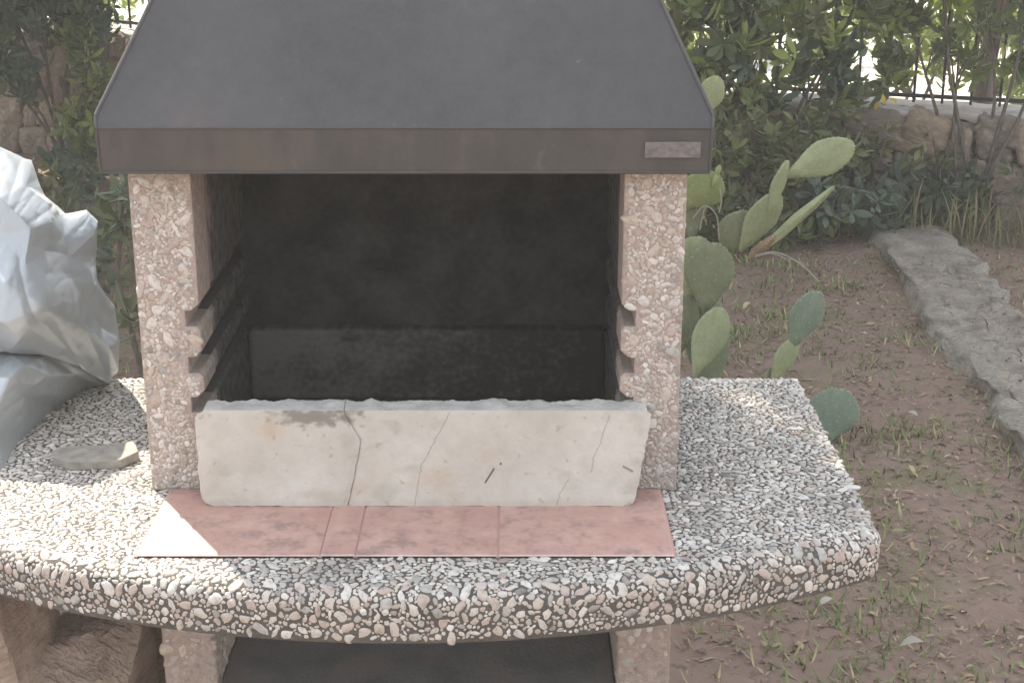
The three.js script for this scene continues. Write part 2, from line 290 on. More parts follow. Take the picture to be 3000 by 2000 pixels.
// hood
{
  const paintT = tex(1024, 1024, (u, v) => {
    const a = tn(u, v, 4, 5, 6), b = tn(u, v, 40, 4, 2), c = tn(u, v, 160, 2, 1);
    let col = mix3([.054, .055, .058], [.09, .09, .093], clamp(.5 + a * 1.2 + b * .5 + c * .4)); col = mix3(col, [.15, .1, .085], sst(.12, .42, a + .3 * b) * .5); return mix3(col, [.24, .24, .235], sst(.3, .45, b + c * .4) * .45);
  });
  const bandT = tex(1024, 256, (u, v) => {
    const a = tn(u, v, 5, 4, 16), b = fbm(u * 30, v * 9, 2, 4), c = tn(u, v, 120, 2, 1);
    let col = mix3([.05, .048, .047], [.08, .076, .074], clamp(.5 + a * 1.2 + b * .6 + c * .4));
    col = mix3(col, [.11, .08, .05], sst(-.02, .35, a + .2 * b) * .6); return mix3(col, [.14, .14, .135], sst(.27, .45, b + c * .3) * .3);
  });
  const pm = std({ map: paintT, roughness: .62, metalness: .0, bumpMap: rep(mottle, 1.3), bumpScale: .004 });
  const bm = std({ map: bandT, roughness: .6, bumpMap: rep(fineN, 2), bumpScale: .0008 });
  const B = -.56, yc = 1.47, ys = 1.49, yt = 2.08, hw = .511 - .469 * (yt - ys), zs = .05 - .577 * (ys - yc), zt = .05 - .577 * (yt - yc);
  const v = [[-.509, yc, .05], [.509, yc, .05], [.511, ys, zs], [hw, yt, zt], [-hw, yt, zt], [-.511, ys, zs], [-.511, ys, B], [.511, ys, B], [hw, yt, B], [-hw, yt, B]];
  const id = [[0, 1, 2], [0, 2, 5], [5, 2, 3], [5, 3, 4], [2, 7, 8], [2, 8, 3], [6, 5, 4], [6, 4, 9], [7, 6, 9], [7, 9, 8]];
  const hg = [boxUV(toCreasedNormals(geo(v, id), .3), .9)];
  const edge = (a, b, r) => boxUV(tube([V3(...a), V3(...b)], [r, r], 8));
  hg.push(edge(v[5], v[4], .0035), edge(v[2], v[3], .0035), edge(v[0], v[5], .003), edge(v[1], v[2], .003));
  mesh('hood', mergeGeometries(hg.map(g => (g.index ? g.toNonIndexed() : g))), pm, bbq);
  const w = [[-.507, 1.396, .05], [.507, 1.396, .05], [.509, yc, .05], [-.509, yc, .05], [-.507, 1.396, B], [.507, 1.396, B], [.511, ys, B], [-.511, ys, B], [.511, ys, zs], [-.511, ys, zs],
    [-.475, 1.396, .018], [.475, 1.396, .018]];
  const bi = [[0, 1, 2], [0, 2, 3], [1, 5, 6], [1, 6, 8], [1, 8, 2], [4, 0, 3], [4, 3, 9], [4, 9, 7], [5, 4, 7], [5, 7, 6], [0, 10, 11], [0, 11, 1]];
  const bg = [boxUV(toCreasedNormals(geo(w, bi), .3), .9), edge(w[0], w[1], .0025), edge(w[0], w[3], .0025), edge(w[1], w[2], .0025), edge(w[3], w[2], .0018)];
  mesh('hood_band', mergeGeometries(bg.map(g => (g.index ? g.toNonIndexed() : g))), bm, bbq);
  const c = new THREE.BoxGeometry(hw * 2 + .02, .7, zt - B + .02); c.translate(0, yt + .33, (zt + B) / 2); mesh('chimney', boxUV(c), pm, bbq);
  const pl = new RoundedBoxGeometry(.093, .027, .004, 2, .0015); pl.translate(.4445, 1.4345, .0525);
  const plm = std({ map: tex(256, 64, (u, v) => { const a = fbm(u * 6, v * 3, 3, 4), c = fbm(u * 40, v * 4, 8, 2); return mix3([.11, .1, .098], [.2, .185, .18], clamp(.5 + a * 1.4 + c * .5)); }, true, false), roughness: .5 });
  mesh('plate', pl, plm, bbq);
  const tab = new RoundedBoxGeometry(.008, .032, .03, 2, .002); tab.rotateZ(.15); tab.translate(.5125, 1.45, .02); mesh('hood_bracket', boxUV(tab), pm, bbq);
}
// legs and lower shelf under the table
{
  for (const s of [-1, 1]) {
    const g = new RoundedBoxGeometry(.1, .72, .44, 3, .006); g.translate(s * .4235, .355, -.19);
    const r = RNG(s + 90), p = mesh('support', boxUV(g), M.mortar, bbq), list = [];
    for (const q of pack(.082, .36, [[.0135, 60, .2], [.0095, 500, .35], [.006, 2000, .3], [.004, 3000, .3]], () => true, r))
      list.push({ M: pebbleM(V3(s * .4235 - .041 + q.x, .35 + q.y, .029), V3(0, 0, 1), q.R, r, .04), score: 0, c: pick([2, 3, 4, .8, 3.5, .6, .6], r) });
    if (s < 0) for (const q of pack(.2, .36, [[.0135, 60, .2], [.0095, 500, .35], [.006, 2000, .3]], () => true, r))
      list.push({ M: pebbleM(V3(-.3735, .35 + q.y, -.17 + q.x), V3(1, 0, 0), q.R, r, .06), score: 0, c: pick([2, 3, 4, .8, 3.5, .6, .6], r) });
    aggregate(list, 0, p, r);
  }
  const t = tex(512, 512, (u, v) => { const a = tn(u, v, 5, 5, 4), c = tn(u, v, 70, 3, 7); return mix3(mix3([.12, .12, .118], [.22, .215, .21], clamp(.5 + a * 1.3 + c * .6)), [.2, .13, .115], sst(.05, .4, a) * .6); });
  const g = new RoundedBoxGeometry(.744, .07, .5, 2, .006); g.translate(0, .38, -.2); mesh('shelf', boxUV(g, 2), std({ map: t, bumpMap: rep(mottle, 3), bumpScale: .004, roughness: .95 }), bbq);
}

// ------------------------------------------------------------------ leaning stone slab in two pieces
{
  const lines = [ // fine cracks and marks, in slab metres (x, height up the face 0..165 mm)
    [[.068, .165], [.05, .13], [.018, .07], [.006, 0]], [[.352, .16], [.338, .128], [.335, .112], [.322, .085], [.318, .06]], [[.278, .048], [.262, .02], [.257, 0]],
  ];
  const seg = (px, py, a, b) => { const dx = b[0] - a[0], dy = b[1] - a[1], t = clamp(((px - a[0]) * dx + (py - a[1]) * dy) / (dx * dx + dy * dy)); return Math.hypot(px - a[0] - dx * t, py - a[1] - dy * t); };
  const W0 = -.42, WW = .88, H0 = -.01, HH = .2;
  const crackAt = (x, h) => { let d = 9; const jx = x + .0022 * nz(h * 160, x * 30, 2), jh = h; for (const L of lines) for (let i = 0; i < L.length - 1; i++) d = Math.min(d, seg(jx, jh, L[i], L[i + 1])); return d; };
  const st = tex(2048, 512, (u, v) => {
    const x = W0 + u * WW, h = H0 + v * HH, a = fbm(x * 7, h * 7, 2, 5), b = fbm(x * 40, h * 40, 5, 4), c = fbm(x * 300, h * 300, 9, 2);
    let col = mix3([.42, .385, .33], [.56, .525, .47], clamp(.55 + a * 1.0 + b * .4 + c * .2));
    col = mix3(col, [.46, .34, .23], sst(.12, .4, fbm(x * 5 + 9, h * 9, 7, 4)) * .6);
    col = mix3(col, [.37, .35, .29], sst(.08, .4, fbm(x * 16, h * 22, 17, 5)) * .5);
    col = mix3(col, [.3, .27, .22], sst(.27, .4, fbm(x * 60, h * 60, 27, 3)) * .5);
    // dirty stain below the chipped top edge by the crack
    const sd = Math.hypot((x + .17) / .09, (h - .158 - .006 * nz(x * 60, 2)) / .02); col = mix3(col, [.14, .12, .095], sst(1.1, .35, sd + 1.1 * fbm(x * 50, h * 80, 4, 3)) * .75);
    col = mix3(col, [.2, .17, .14], sst(.0011, .0003, crackAt(x, h)) * .28);
    const m1 = seg(x, h, [.131, .042], [.146, .066]); col = mix3(col, [.07, .06, .05], sst(.0022, .001, m1) * .9); const m2 = Math.hypot(x - .158, h - .075); col = mix3(col, [.09, .08, .07], sst(.003, .0016, m2) * .8);
    const m3 = seg(x, h, [.375, .07], [.39, .062]); col = mix3(col, [.2, .14, .09], sst(.003, .001, m3) * .8);
    return col;
  }, true, false);
  const bt = tex(2048, 512, (u, v) => { const x = W0 + u * WW, h = H0 + v * HH; return .5 + .3 * fbm(x * 90, h * 90, 3, 4) - (.3 * sst(.0016, .0003, crackAt(x, h))); }, false, false);
  const topT = tex(512, 256, (u, v) => { const a = tn(u, v, 10, 5, 4), c = tn(u, v, 70, 3, 7); return mix3([.4, .4, .375], [.6, .595, .56], clamp(.5 + a * 1.2 + c * .7)); });
  const fm = std({ map: st, bumpMap: bt, bumpScale: .003, roughness: .75 }), tm = std({ map: topT, bumpMap: rep(mottle, 2), bumpScale: .004, roughness: .85 });
  const o = thing('leaning_stone_slab', 'cracked cream stone slab leaning across the barbecue opening on the pink tiles', 'stone slab', [0, TOP + .0055, .085]);
  const TH = .0345, H = .169, tilt = .335;
  const crack = h => { const P = [[0, -.112], [.055, -.1], [.115, -.089], [.163, -.118], [.185, -.125]]; let i = 0; while (i < 3 && P[i + 1][0] < h) i++; const t = clamp((h - P[i][0]) / (P[i + 1][0] - P[i][0])); return mix(P[i][1], P[i + 1][1], t) + .003 * nz(h * 90, 3, 1); };
  const left = h => { let x = mix(-.371, -.383, h / H) + .003 * nz(h * 40, 8, 2); if (h < .03) x += (.03 - Math.sqrt(Math.max(0, .0009 - (.03 - h) ** 2))) * .6; if (h > H - .016) x += .016 - Math.sqrt(Math.max(0, .000256 - (h - H + .016) ** 2)); return x; };
  const right = h => { let x = mix(.393, .427, h / H) + .0035 * nz(h * 60, 1, 9) + .002 * nz(h * 190, 1, 3); if (h < .012) x -= (.012 - Math.sqrt(Math.max(0, .000144 - (.012 - h) ** 2))) * .9; if (h > H - .01) x -= .01 - Math.sqrt(Math.max(0, .0001 - (h - H + .01) ** 2)); return x; };
  const point = (x, h, d) => { const y = h * Math.cos(tilt) - d * Math.sin(tilt), z = -h * Math.sin(tilt) - d * Math.cos(tilt); return [x, y, z]; };
  function piece(xa, xb, proud, ns) {
    const v = [], uv = [], id = [], nh = 26, nt = 7, prof = [];
    const hb = x => .004 * fbm(x * 14, 3, 1) + .0015 * nz(x * 70, 1);
    for (let i = 0; i <= nh; i++) prof.push([i / nh * H, 0]);
    for (let i = 1; i <= nt; i++) { const t = i / nt; prof.push([H + .017 * t, TH * t]); }
    for (let i = 1; i <= 6; i++) prof.push([(H + .017) * (1 - i / 6), TH]);
    const np = prof.length;
    for (let s = 0; s <= ns; s++) for (let k = 0; k < np; k++) {
      let [h, d] = prof[k], t = s / ns, hh = Math.min(h, H); const x = mix(xa(hh), xb(hh), t); let dd = d - proud;
      if (k < nh) { h += (1 - h / H) * Math.max(0, hb(x)) * (k ? 1 : 1); dd += .0012 * nz(x * 14, h * 14, 4); const e = Math.min(1, Math.min(h, 9) / .006); dd += .002 * (1 - e) * (1 - e); }
      else { const tt = (k - nh) / nt; const wv = (.0075 * nz(x * 17, 5, 1) + .005 * nz(x * 47, tt * 2, 3)) + .002 * nz(x * 130, tt * 6, 8); h += wv * Math.min(1, tt * 1.6) + .001 * nz(x * 100, 7, 2); if (k === nh) dd += .001; }
      const ed = Math.min(t, 1 - t) * ns; if (ed < 1 && k <= nh) dd += .0025;
      const P = point(x, h, dd); v.push(P); uv.push((x - W0) / WW, (Math.min(h, .185) - H0) / HH);
    }
    const F = [], Tt = [];
    for (let s = 0; s < ns; s++) for (let k = 0; k < np; k++) { const a = s * np + k, b = s * np + (k + 1) % np; (k >= nh && k < nh + nt ? Tt : F).push([a, a + np, b], [b, a + np, b + np]); }
    const cap = (s, flip) => { const c = []; for (let k = 0; k < np; k++) c.push(s * np + k); const m = v.length; let cx = [0, 0, 0]; c.forEach(k => cx = cx.map((q, i) => q + v[k][i] / np)); v.push(cx); uv.push(.5, .5); for (let k = 0; k < np; k++) { const t = [c[k], c[(k + 1) % np], m]; F.push(flip ? [t[1], t[0], t[2]] : t); } };
    cap(0, false); cap(ns, true);
    const mk = ii => { const g = geo(v, ii); g.setAttribute('uv', new THREE.Float32BufferAttribute(uv.flat(), 2)); return toCreasedNormals(g, .6); };
    return [mk(F), boxUV(mk(Tt), 3)];
  }
  const [fa, ta] = piece(left, h => crack(h) - .0006, .0022, 70), [fb, tb] = piece(h => crack(h) + .0006, right, 0, 120);
  for (const [f, t] of [[fa, ta], [fb, tb]]) { const p = mesh('slab_piece', f, fm, o); mesh('broken_edge', t, tm, p); }
}
// stone shard on the table
{
  const pts = [[-.694, -.175], [-.668, -.197], [-.61, -.2], [-.553, -.218], [-.54, -.19], [-.533, -.172], [-.556, -.135], [-.6, -.128], [-.65, -.126], [-.685, -.148]];
  const sh = new THREE.Shape(); pts.forEach(([x, z], i) => i ? sh.lineTo(x, -z) : sh.moveTo(x, -z)); sh.closePath();
  const g = new THREE.ExtrudeGeometry(sh, { depth: .0145, bevelEnabled: true, bevelSize: .002, bevelThickness: .002, bevelSegments: 2 }); g.rotateX(-Math.PI / 2); g.translate(.613, 0, .165);
  const t = tex(256, 256, (u, v) => { const a = tn(u, v, 8, 5, 4), c = tn(u, v, 70, 3, 7); return mix3([.2, .19, .17], [.35, .335, .3], clamp(.5 + a * 1.2 + c * .7)); });
  const o = mesh('stone_shard', boxUV(g, 5), std({ map: t, bumpMap: t, bumpScale: .002, roughness: .9 })); o.position.set(-.613, TOP + .004, -.128); o.rotation.x = .03;
  tag(o, 'flat grey broken piece of stone lying on the table left of the pillar', 'stone piece');
}
// ------------------------------------------------------------------ rough stone blocks under the left end
function rockGeo(w, h, d, seed, cuts) {                       // block with broken flat faces; cuts: extra planes [nx, ny, nz, distance]
  let g = new THREE.BoxGeometry(2, 2, 2, 26, 26, 26); g.deleteAttribute('uv'); g.deleteAttribute('normal'); g = mergeVertices(g, 1e-4); const p = g.attributes.position, q = V3(), r = RNG(seed);
  const P = (cuts || []).map(c => [V3(c[0], c[1], c[2]).normalize(), c[3]]); for (let i = 0; i < 8; i++) P.push([V3(r() - .5, r() - .5, r() - .5).normalize(), 1.12 + r() * .25]);
  for (let i = 0; i < p.count; i++) {
    q.fromBufferAttribute(p, i); for (const [n, k] of P) { const t = q.dot(n); if (t > k) q.addScaledVector(n, k - t); }
    const f = 1 + .05 * fbm(q.x * 1.5 + seed, q.y * 1.5, q.z * 1.5, 3) + .07 * Math.abs(fbm(q.x * 2 + seed, q.y * 7 + q.x * 2, q.z * 2, 4)) + .02 * nz(q.x * 9, q.y * 9 + seed, q.z * 9); p.setXYZ(i, q.x * f * w / 2, q.y * f * h / 2, q.z * f * d / 2);
  }
  g.computeVertexNormals(); return g;
}
const rockT = tex(512, 512, (u, v) => { const a = tn(u, v, 5, 5, 4), b = fbm(u * 6, v * 40, 3, 4), c = tn(u, v, 70, 3, 7); let col = mix3([.25, .185, .145], [.46, .37, .3], clamp(.5 + a * 1.1 + b * .7 + c * .4)); return mix3(col, [.5, .46, .44], sst(.1, .4, a - b * .4) * .6); });
{
  const m = std({ map: rockT, bumpMap: rockT, bumpScale: .03, roughness: .95 });
  const mk = (g, p, t, l) => { const o = mesh('stone_block', boxUV(toCreasedNormals(g, .5), 2.5), m); o.position.set(...p); o.rotation.set(...t); tag(o, l, 'stone block'); };
  mk(rockGeo(.34, .7, .3, 3, [[.35, .1, .93, .86], [.9, .2, .3, .95]]), [-.835, .33, .06], [0, .15, .1], 'large rough brown stone block, leftmost under the table');
  mk(rockGeo(.19, .52, .26, 8, [[.2, .9, .3, .9], [.1, .2, .97, .9]]), [-.632, .232, .0], [0, -.12, .02], 'smaller brown stone block between the big block and the left table leg');
  mk(rockGeo(.12, .44, .2, 14), [-.54, .22, -.3], [0, .2, .03], 'dark stone block in the shadow beside the left table leg');
}
// ------------------------------------------------------------------ silver cover, left
{
  const f = 4500, cp = Math.cos(18.164 * Math.PI / 180), sp = Math.sin(18.164 * Math.PI / 180);
  // control points measured off the photograph and carried to metres once, each at its own depth z
  const W = (u, v, z) => { const a = (u - 1500) / f, b = -(v - 1000) / f, d = [a, -sp + b * cp, -cp - b * sp], t = (z - 2.568) / d[2]; return [.178 + d[0] * t, 1.926 + d[1] * t, z]; };
  const P = [
    [0, 440, -.5], [95, 480, -.52], [130, 590, -.5], [165, 632, -.47], [240, 612, -.5], [278, 652, -.5], [275, 750, -.48], [279, 830, -.45], [322, 890, -.5], [342, 990, -.52],   // 0-9
    [335, 1085, -.54], [308, 1116, -.53], [225, 1072, -.42], [120, 1036, -.33], [0, 1030, -.3],                                                                                 // 10-14
    [-10, 590, -.34], [70, 560, -.42], [128, 600, -.43], [-10, 700, -.33], [78, 682, -.33], [126, 744, -.36], [0, 835, -.25], [180, 700, -.43], [200, 830, -.4], [120, 900, -.27], // 15-24
    [230, 960, -.39], [300, 1010, -.45], [-200, 560, -.42], [-220, 800, -.28], [-230, 1030, -.3], [-190, 430, -.5], [-420, 700, -.5], [-430, 1100, -.5],                              // 25-32
    [0, 950, -.22], [275, 960, -.47], [-60, 500, -.42], [140, 660, -.385], [185, 765, -.41], [60, 780, -.3], [255, 700, -.455],                                                            // 33-39
    [215, 1030, -.4], [40, 1000, -.235],                                                                                                                                     // 40,41
  ].map(p => W(...p));
  const T = [
    [30, 35, 27], [30, 0, 35], [0, 16, 35], [0, 1, 16], [1, 2, 16], [2, 17, 16], [35, 16, 15], [35, 15, 27], [16, 17, 19], [16, 19, 15], [15, 19, 18], [2, 3, 17], [3, 36, 17], [17, 36, 19], [36, 20, 19], [3, 22, 36], [36, 22, 20],
    [3, 4, 22], [4, 39, 22], [4, 5, 39], [5, 6, 39], [39, 6, 37], [22, 39, 37], [22, 37, 20], [18, 19, 38], [19, 20, 38], [18, 38, 21], [38, 20, 24], [38, 24, 21], [20, 37, 23], [20, 23, 24], [37, 6, 7], [37, 7, 23], [7, 34, 23], [7, 8, 34], [8, 9, 34], [34, 9, 26], [9, 10, 26],
    [23, 34, 25], [34, 26, 25], [26, 10, 11], [25, 26, 11], [23, 25, 24], [24, 25, 40], [25, 11, 40], [40, 11, 12], [24, 40, 12], [24, 12, 13], [24, 13, 41], [33, 24, 41], [21, 24, 33], [33, 41, 14], [41, 13, 14],
    [27, 15, 18], [27, 18, 28], [28, 18, 21], [28, 21, 33], [28, 33, 29], [33, 14, 29], [30, 27, 31], [31, 27, 28], [31, 28, 32], [28, 29, 32],
  ];
  const Pl = [ // lower fold and skirt coming down to the table
    [-230, 1020, -.34], [0, 1022, -.33], [119, 1034, -.35], [225, 1068, -.45], [306, 1112, -.54], [128, 1092, -.31], [10, 1105, -.2], [60, 1060, -.26], [205, 1085, -.43], [150, 1150, -.37], [295, 1124, -.565], [232, 1134, -.55], [150, 1192, -.43],
    [60, 1150, -.26], [50, 1286, -.24], [0, 1360, -.1], [-20, 1180, -.17], [-20, 1400, -.06], [-150, 1460, -.05], [-160, 1250, -.12], [-430, 1250, -.4], [-400, 1560, -.3], [90, 1120, -.275],
  ].map(p => W(...p));
  const Tl = [[0, 1, 6], [1, 7, 6], [1, 2, 7], [2, 5, 7], [2, 3, 8], [2, 8, 5], [3, 4, 10], [3, 10, 8], [8, 10, 11], [8, 11, 9], [5, 8, 9], [9, 11, 12], [7, 5, 22], [6, 7, 22], [22, 5, 9], [22, 9, 13], [6, 22, 13], [13, 9, 12], [13, 12, 14], [6, 13, 16], [16, 13, 14], [16, 14, 15], [16, 15, 17], [0, 6, 16], [0, 16, 19], [16, 17, 18], [16, 18, 19], [0, 19, 20], [19, 18, 21], [19, 21, 20]];
  const back = [W(-60, 470, -.8), W(200, 640, -.78), W(250, 900, -.8), W(230, 1080, -.82), W(-420, 700, -.8), W(-430, 1100, -.85)];
  const nb = P.length, PB = [...P, ...back], TB = [[30, 31, nb + 4], [30, nb + 4, nb], [0, 30, nb], [1, 0, nb], [2, 1, nb], [3, 2, nb + 1], [2, nb, nb + 1], [4, 3, nb + 1], [5, 4, nb + 1], [6, 5, nb + 1], [7, 6, nb + 1], [8, 7, nb + 2], [7, nb + 1, nb + 2], [9, 8, nb + 2], [10, 9, nb + 3], [9, nb + 2, nb + 3], [11, 10, nb + 3], [nb, nb + 4, nb + 5], [nb, nb + 5, nb + 1], [nb + 1, nb + 5, nb + 2], [nb + 2, nb + 5, nb + 3], [31, 32, nb + 5], [31, nb + 5, nb + 4]];
  // subdivide: midpoint split, then relax a little so facets turn into soft folds; edges of the sheet stay
  function subdivide(P, T, levels) {
    for (let l = 0; l < levels; l++) {
      const E = new Map(), N = P.map(p => p.slice()), R = [], use = new Map();
      for (const t of T) for (let k = 0; k < 3; k++) { const key = [t[k], t[(k + 1) % 3]].sort((a, b) => a - b).join(); use.set(key, (use.get(key) || 0) + 1); }
      const mid = (a, b) => { const k = [a, b].sort((x, y) => x - y).join(); if (!E.has(k)) { E.set(k, N.length); N.push([0, 1, 2].map(i => (P[a][i] + P[b][i]) / 2)); } return E.get(k); };
      for (const [a, b, c] of T) { const x = mid(a, b), y = mid(b, c), z = mid(c, a); R.push([a, x, z], [x, b, y], [z, y, c], [x, y, z]); }
      const nbr = N.map(() => new Set()), bd = new Set(); const u2 = new Map();
      for (const t of R) for (let k = 0; k < 3; k++) { const a = t[k], b = t[(k + 1) % 3]; nbr[a].add(b); nbr[b].add(a); const key = Math.min(a, b) + ',' + Math.max(a, b); u2.set(key, (u2.get(key) || 0) + 1); }
      for (const [k, c] of u2) if (c === 1) k.split(',').forEach(i => bd.add(+i));
      const w = [.1, .24, .3, .3, .25][l]; P = N.map((p, i) => { if (bd.has(i)) return p; const m = [0, 0, 0]; nbr[i].forEach(j => { for (let q = 0; q < 3; q++) m[q] += N[j][q] / nbr[i].size; }); return p.map((c, q) => mix(c, m[q], w)); });
      T = R;
    }
    return [P, T];
  }
  const sheet = (P, T) => { let [p, t] = subdivide(P.map(([x, y, z]) => [-.95 + (x + .95) * 1.05, 1.02 + (y - 1.02) * 1.05, z]), T, 5); const g0 = geo(p, t), n = g0.attributes.normal; p = p.map((q, i) => { const th = Math.atan2(q[1] - 1.2, q[0] + .79), rr = Math.hypot(q[1] - 1.2, q[0] + .79), w1 = q[0] + .02 * nz(q[0] * 9, q[1] * 9, 2), f1 = Math.max(0, 1 - Math.abs(nz(th * 2.0 + 5, rr * 1.2, q[2] * 2)) * 3), f2 = Math.max(0, 1 - Math.abs(nz(w1 * 14 + q[1] * 4, q[1] * 2.5, 4)) * 3.4), f3 = Math.max(0, 1 - Math.abs(nz(q[0] * 17 - q[1] * 15, q[1] * 12, q[2] * 9 + 8)) * 5);
    const d = .0042 * f1 * sst(.0, .12, rr) + .0026 * f2 + .0006 * f3 + .0006 * nz(q[0] * 50, q[1] * 50, q[2] * 50); return [q[0] + n.getX(i) * d, q[1] + n.getY(i) * d, q[2] + n.getZ(i) * d]; }); return boxUV(geo(p, t), 2); };
  const creaseT = tex(512, 512, (u, v) => { const w = .05 * tn(u, v, 6, 2, 3), a = tn(u + w, v, 7, 2, 2), b = tn(u, v + w, 13, 2, 8); return .5 * Math.pow(1 - Math.min(1, Math.abs(a) * 4), 2) + .35 * Math.pow(1 - Math.min(1, Math.abs(b) * 4), 2); }, false);
  const m = std({ color: lin(.42, .465, .495), roughness: .32, metalness: .3, bumpMap: rep(creaseT, .7), bumpScale: .0016, side: THREE.DoubleSide });
  const o = thing('silver_cover', 'crumpled silver plastic cover draped at the left end of the table', 'cover', [-.9, TOP, -.35]);
  for (const [n, g] of [['cover_sheet', sheet(PB, [...T, ...TB])], ['cover_skirt', sheet(Pl, Tl)]]) { g.translate(.9, -TOP, .35); mesh(n, g, m, o); }
}

// ------------------------------------------------------------------ stone wall and railing at the back
{
  const yaw = -Math.atan(.36), o = thing('dry_stone_wall', 'low dry stone wall behind the plants with pale coping', 'wall', [0, 0, -6.3], yaw), r = RNG(5);
  const top = x => .6 + .062 * Math.max(0, .8 - x), L = 5.6;
  const cg = []; for (let i = 0; i < 40; i++) { const x = -L + (i + .5) * (2 * L / 40), b = new THREE.BoxGeometry(2 * L / 40 + .001, top(x) - .07, .26); b.translate(x, (top(x) - .07) / 2, -.06); cg.push(b); }
  const core = mesh('wall_core', boxUV(mergeGeometries(cg)), std({ color: lin(.27, .23, .195), roughness: 1 }), o);
  const G = []; for (let i = 0; i < 7; i++) { let g = new THREE.IcosahedronGeometry(1, 4); g.deleteAttribute('uv'); g.deleteAttribute('normal'); g = mergeVertices(g, 1e-4); const p = g.attributes.position, q = V3(); for (let k = 0; k < p.count; k++) { q.fromBufferAttribute(p, k); const l = Math.pow(Math.abs(q.x) ** 7 + Math.abs(q.y) ** 7 + Math.abs(q.z) ** 7, 1 / 7); const s = q.clone(); q.divideScalar(l).multiplyScalar(1 + .55 * fbm(s.x * 1.1 + i * 9, s.y * 1.1, s.z * 1.1, 3) + .16 * nz(s.x * 4, s.y * 4 + i, s.z * 4)); p.setXYZ(k, q.x, q.y, q.z); } g.computeVertexNormals(); G.push(boxUV(g, .7)); }
  const SM = [[.8, .84, .82], [.68, .72, .7], [.88, .9, .86], [.6, .66, .66], [.84, .84, .76]].map(c => std({ map: rockT, color: lin(...c), bumpMap: mottle, bumpScale: .01, roughness: 1 }));
  let y = .0;
  for (let row = 0; row < 5; row++) { const h = [.19, .16, .17, .15, .14][row]; for (let x = -L; x < L;) { const w = .1 + r() * r() * .3, hh = h * (.85 + r() * .35); if (y + hh * .6 < top(x)) { const s = mesh('stone', G[Math.floor(r() * 7)], SM[Math.floor(r() * 5)], o); s.position.set(x + w / 2, Math.min(y + h / 2 + (r() - .5) * .05, top(x) - .03 - hh * .5), .06 + r() * .03); s.scale.set(w * .5, hh * .55, .1); s.rotation.set((r() - .5) * .2, (r() - .5) * .3, (r() - .5) * .5); } x += w; } y += h * .96; }
  // pale coping: uneven mortared cap
  const v = [], id = [], n = 220; for (let i = 0; i <= n; i++) { const x = mix(-L, L, i / n), t = top(x) + .03 * fbm(x * 4, 2, 1) - .012, a = .04 * nz(x * 4, 8) + .025 * nz(x * 13, 3); [[.08 + a, t - .05 - .03 * nz(x * 7, 4)], [.1 + a, t - .02], [.08 + a, t], [-.2, t + .004], [-.21, t - .06]].forEach(([z, yy]) => v.push([x, yy, z])); }
  for (let i = 0; i < n; i++) for (let k = 0; k < 4; k++) { const a = i * 5 + k; id.push([a, a + 5, a + 1], [a + 1, a + 5, a + 6]); }
  const ct = tex(256, 256, (u, w) => { const a = tn(u, w, 12, 4, 4); return mix3([.36, .33, .3], [.56, .53, .49], clamp(.5 + a * 1.5)); });
  mesh('coping', boxUV(geo(v, id)), std({ map: ct, roughness: .95 }), o);
  const f = thing('iron_railing', 'dark iron railing of upright bars standing on the stone wall', 'railing', [0, 0, -6.3], yaw), fm = std({ color: lin(.03, .03, .032), roughness: .6, metalness: .3 });
  for (const [s, e, yy] of [[-L, .8, 0], [.8, L, 0]]) for (const hgt of [.035, 1.1]) { const a = V3(s, top(s) + hgt, -.05), b = V3(e, top(e) + hgt, -.05); mesh('rail', tube([a, b], [.012, .012], 6), fm, f); }
  const bar = new THREE.CylinderGeometry(.008, .008, 1.12, 6); for (let x = -L + .05; x < L; x += .145) { const b = mesh('bar', bar, fm, f); b.position.set(x, top(x) + .56, -.05); }
}

// ------------------------------------------------------------------ leaves
function leafGeo(L, W, curl, fold, n = 5, wide = .62) {       // leaf along +y from the origin, upper face to +z
  const v = [], id = []; for (let i = 0; i <= n; i++) { const t = i / n, w = W * .5 * Math.pow(Math.sin(Math.PI * Math.pow(clamp(t * .97 + .02), wide > .5 ? 1.25 : .8)), .8), y = L * t * (1 - .12 * curl * t), z = -curl * L * .35 * t * t; v.push([-w, y, z + fold * w], [0, y, z], [w, y, z + fold * w]); }
  for (let i = 0; i < n; i++) { const a = i * 3; id.push([a, a + 1, a + 3], [a + 1, a + 4, a + 3], [a + 1, a + 2, a + 4], [a + 2, a + 5, a + 4]); } return geo(v, id);
}
function rosette(n, L, W, open, seed) {
  const r = RNG(seed), gs = []; for (let i = 0; i < n; i++) { const g = leafGeo(L * (.7 + r() * .45), W * (.8 + r() * .35), .3 + r() * .5, .25); g.rotateX(open * (.55 + .6 * i / n + r() * .25)); g.rotateY(i * 2.4 + r() * .5); g.translate(0, -i * .006, 0); gs.push(g); }
  return mergeGeometries(gs);
}
const leafMat = (c, tr = .3, rough = .7) => new THREE.MeshPhysicalMaterial({ color: lin(...c), roughness: rough, transmission: tr, thickness: 0, side: THREE.DoubleSide });
const LM = { dark: leafMat([.115, .15, .062], .4), blue: leafMat([.1, .155, .1], .35), mid: leafMat([.175, .22, .065], .42), light: leafMat([.3, .37, .085], .45), olive: leafMat([.18, .19, .08], .4), canopy: leafMat([.06, .09, .035], .25) };
const barkT = tex(256, 256, (u, v) => { const a = fbm(u * 30, v * 6, 3, 4), c = tn(u, v, 60, 2, 7); return mix3([.07, .055, .045], [.19, .16, .14], clamp(.5 + a * 1.2 + c * .5)); });
const bark = std({ map: barkT, bumpMap: barkT, bumpScale: .01, roughness: 1 });
const RO = { big: [1, 2, 3].map(s => rosette(9, .115, .036, 1.15, s)), small: [4, 5].map(s => rosette(7, .07, .026, 1.1, s)), loose: [6, 7].map(s => rosette(6, .1, .034, 1.5, s)) };
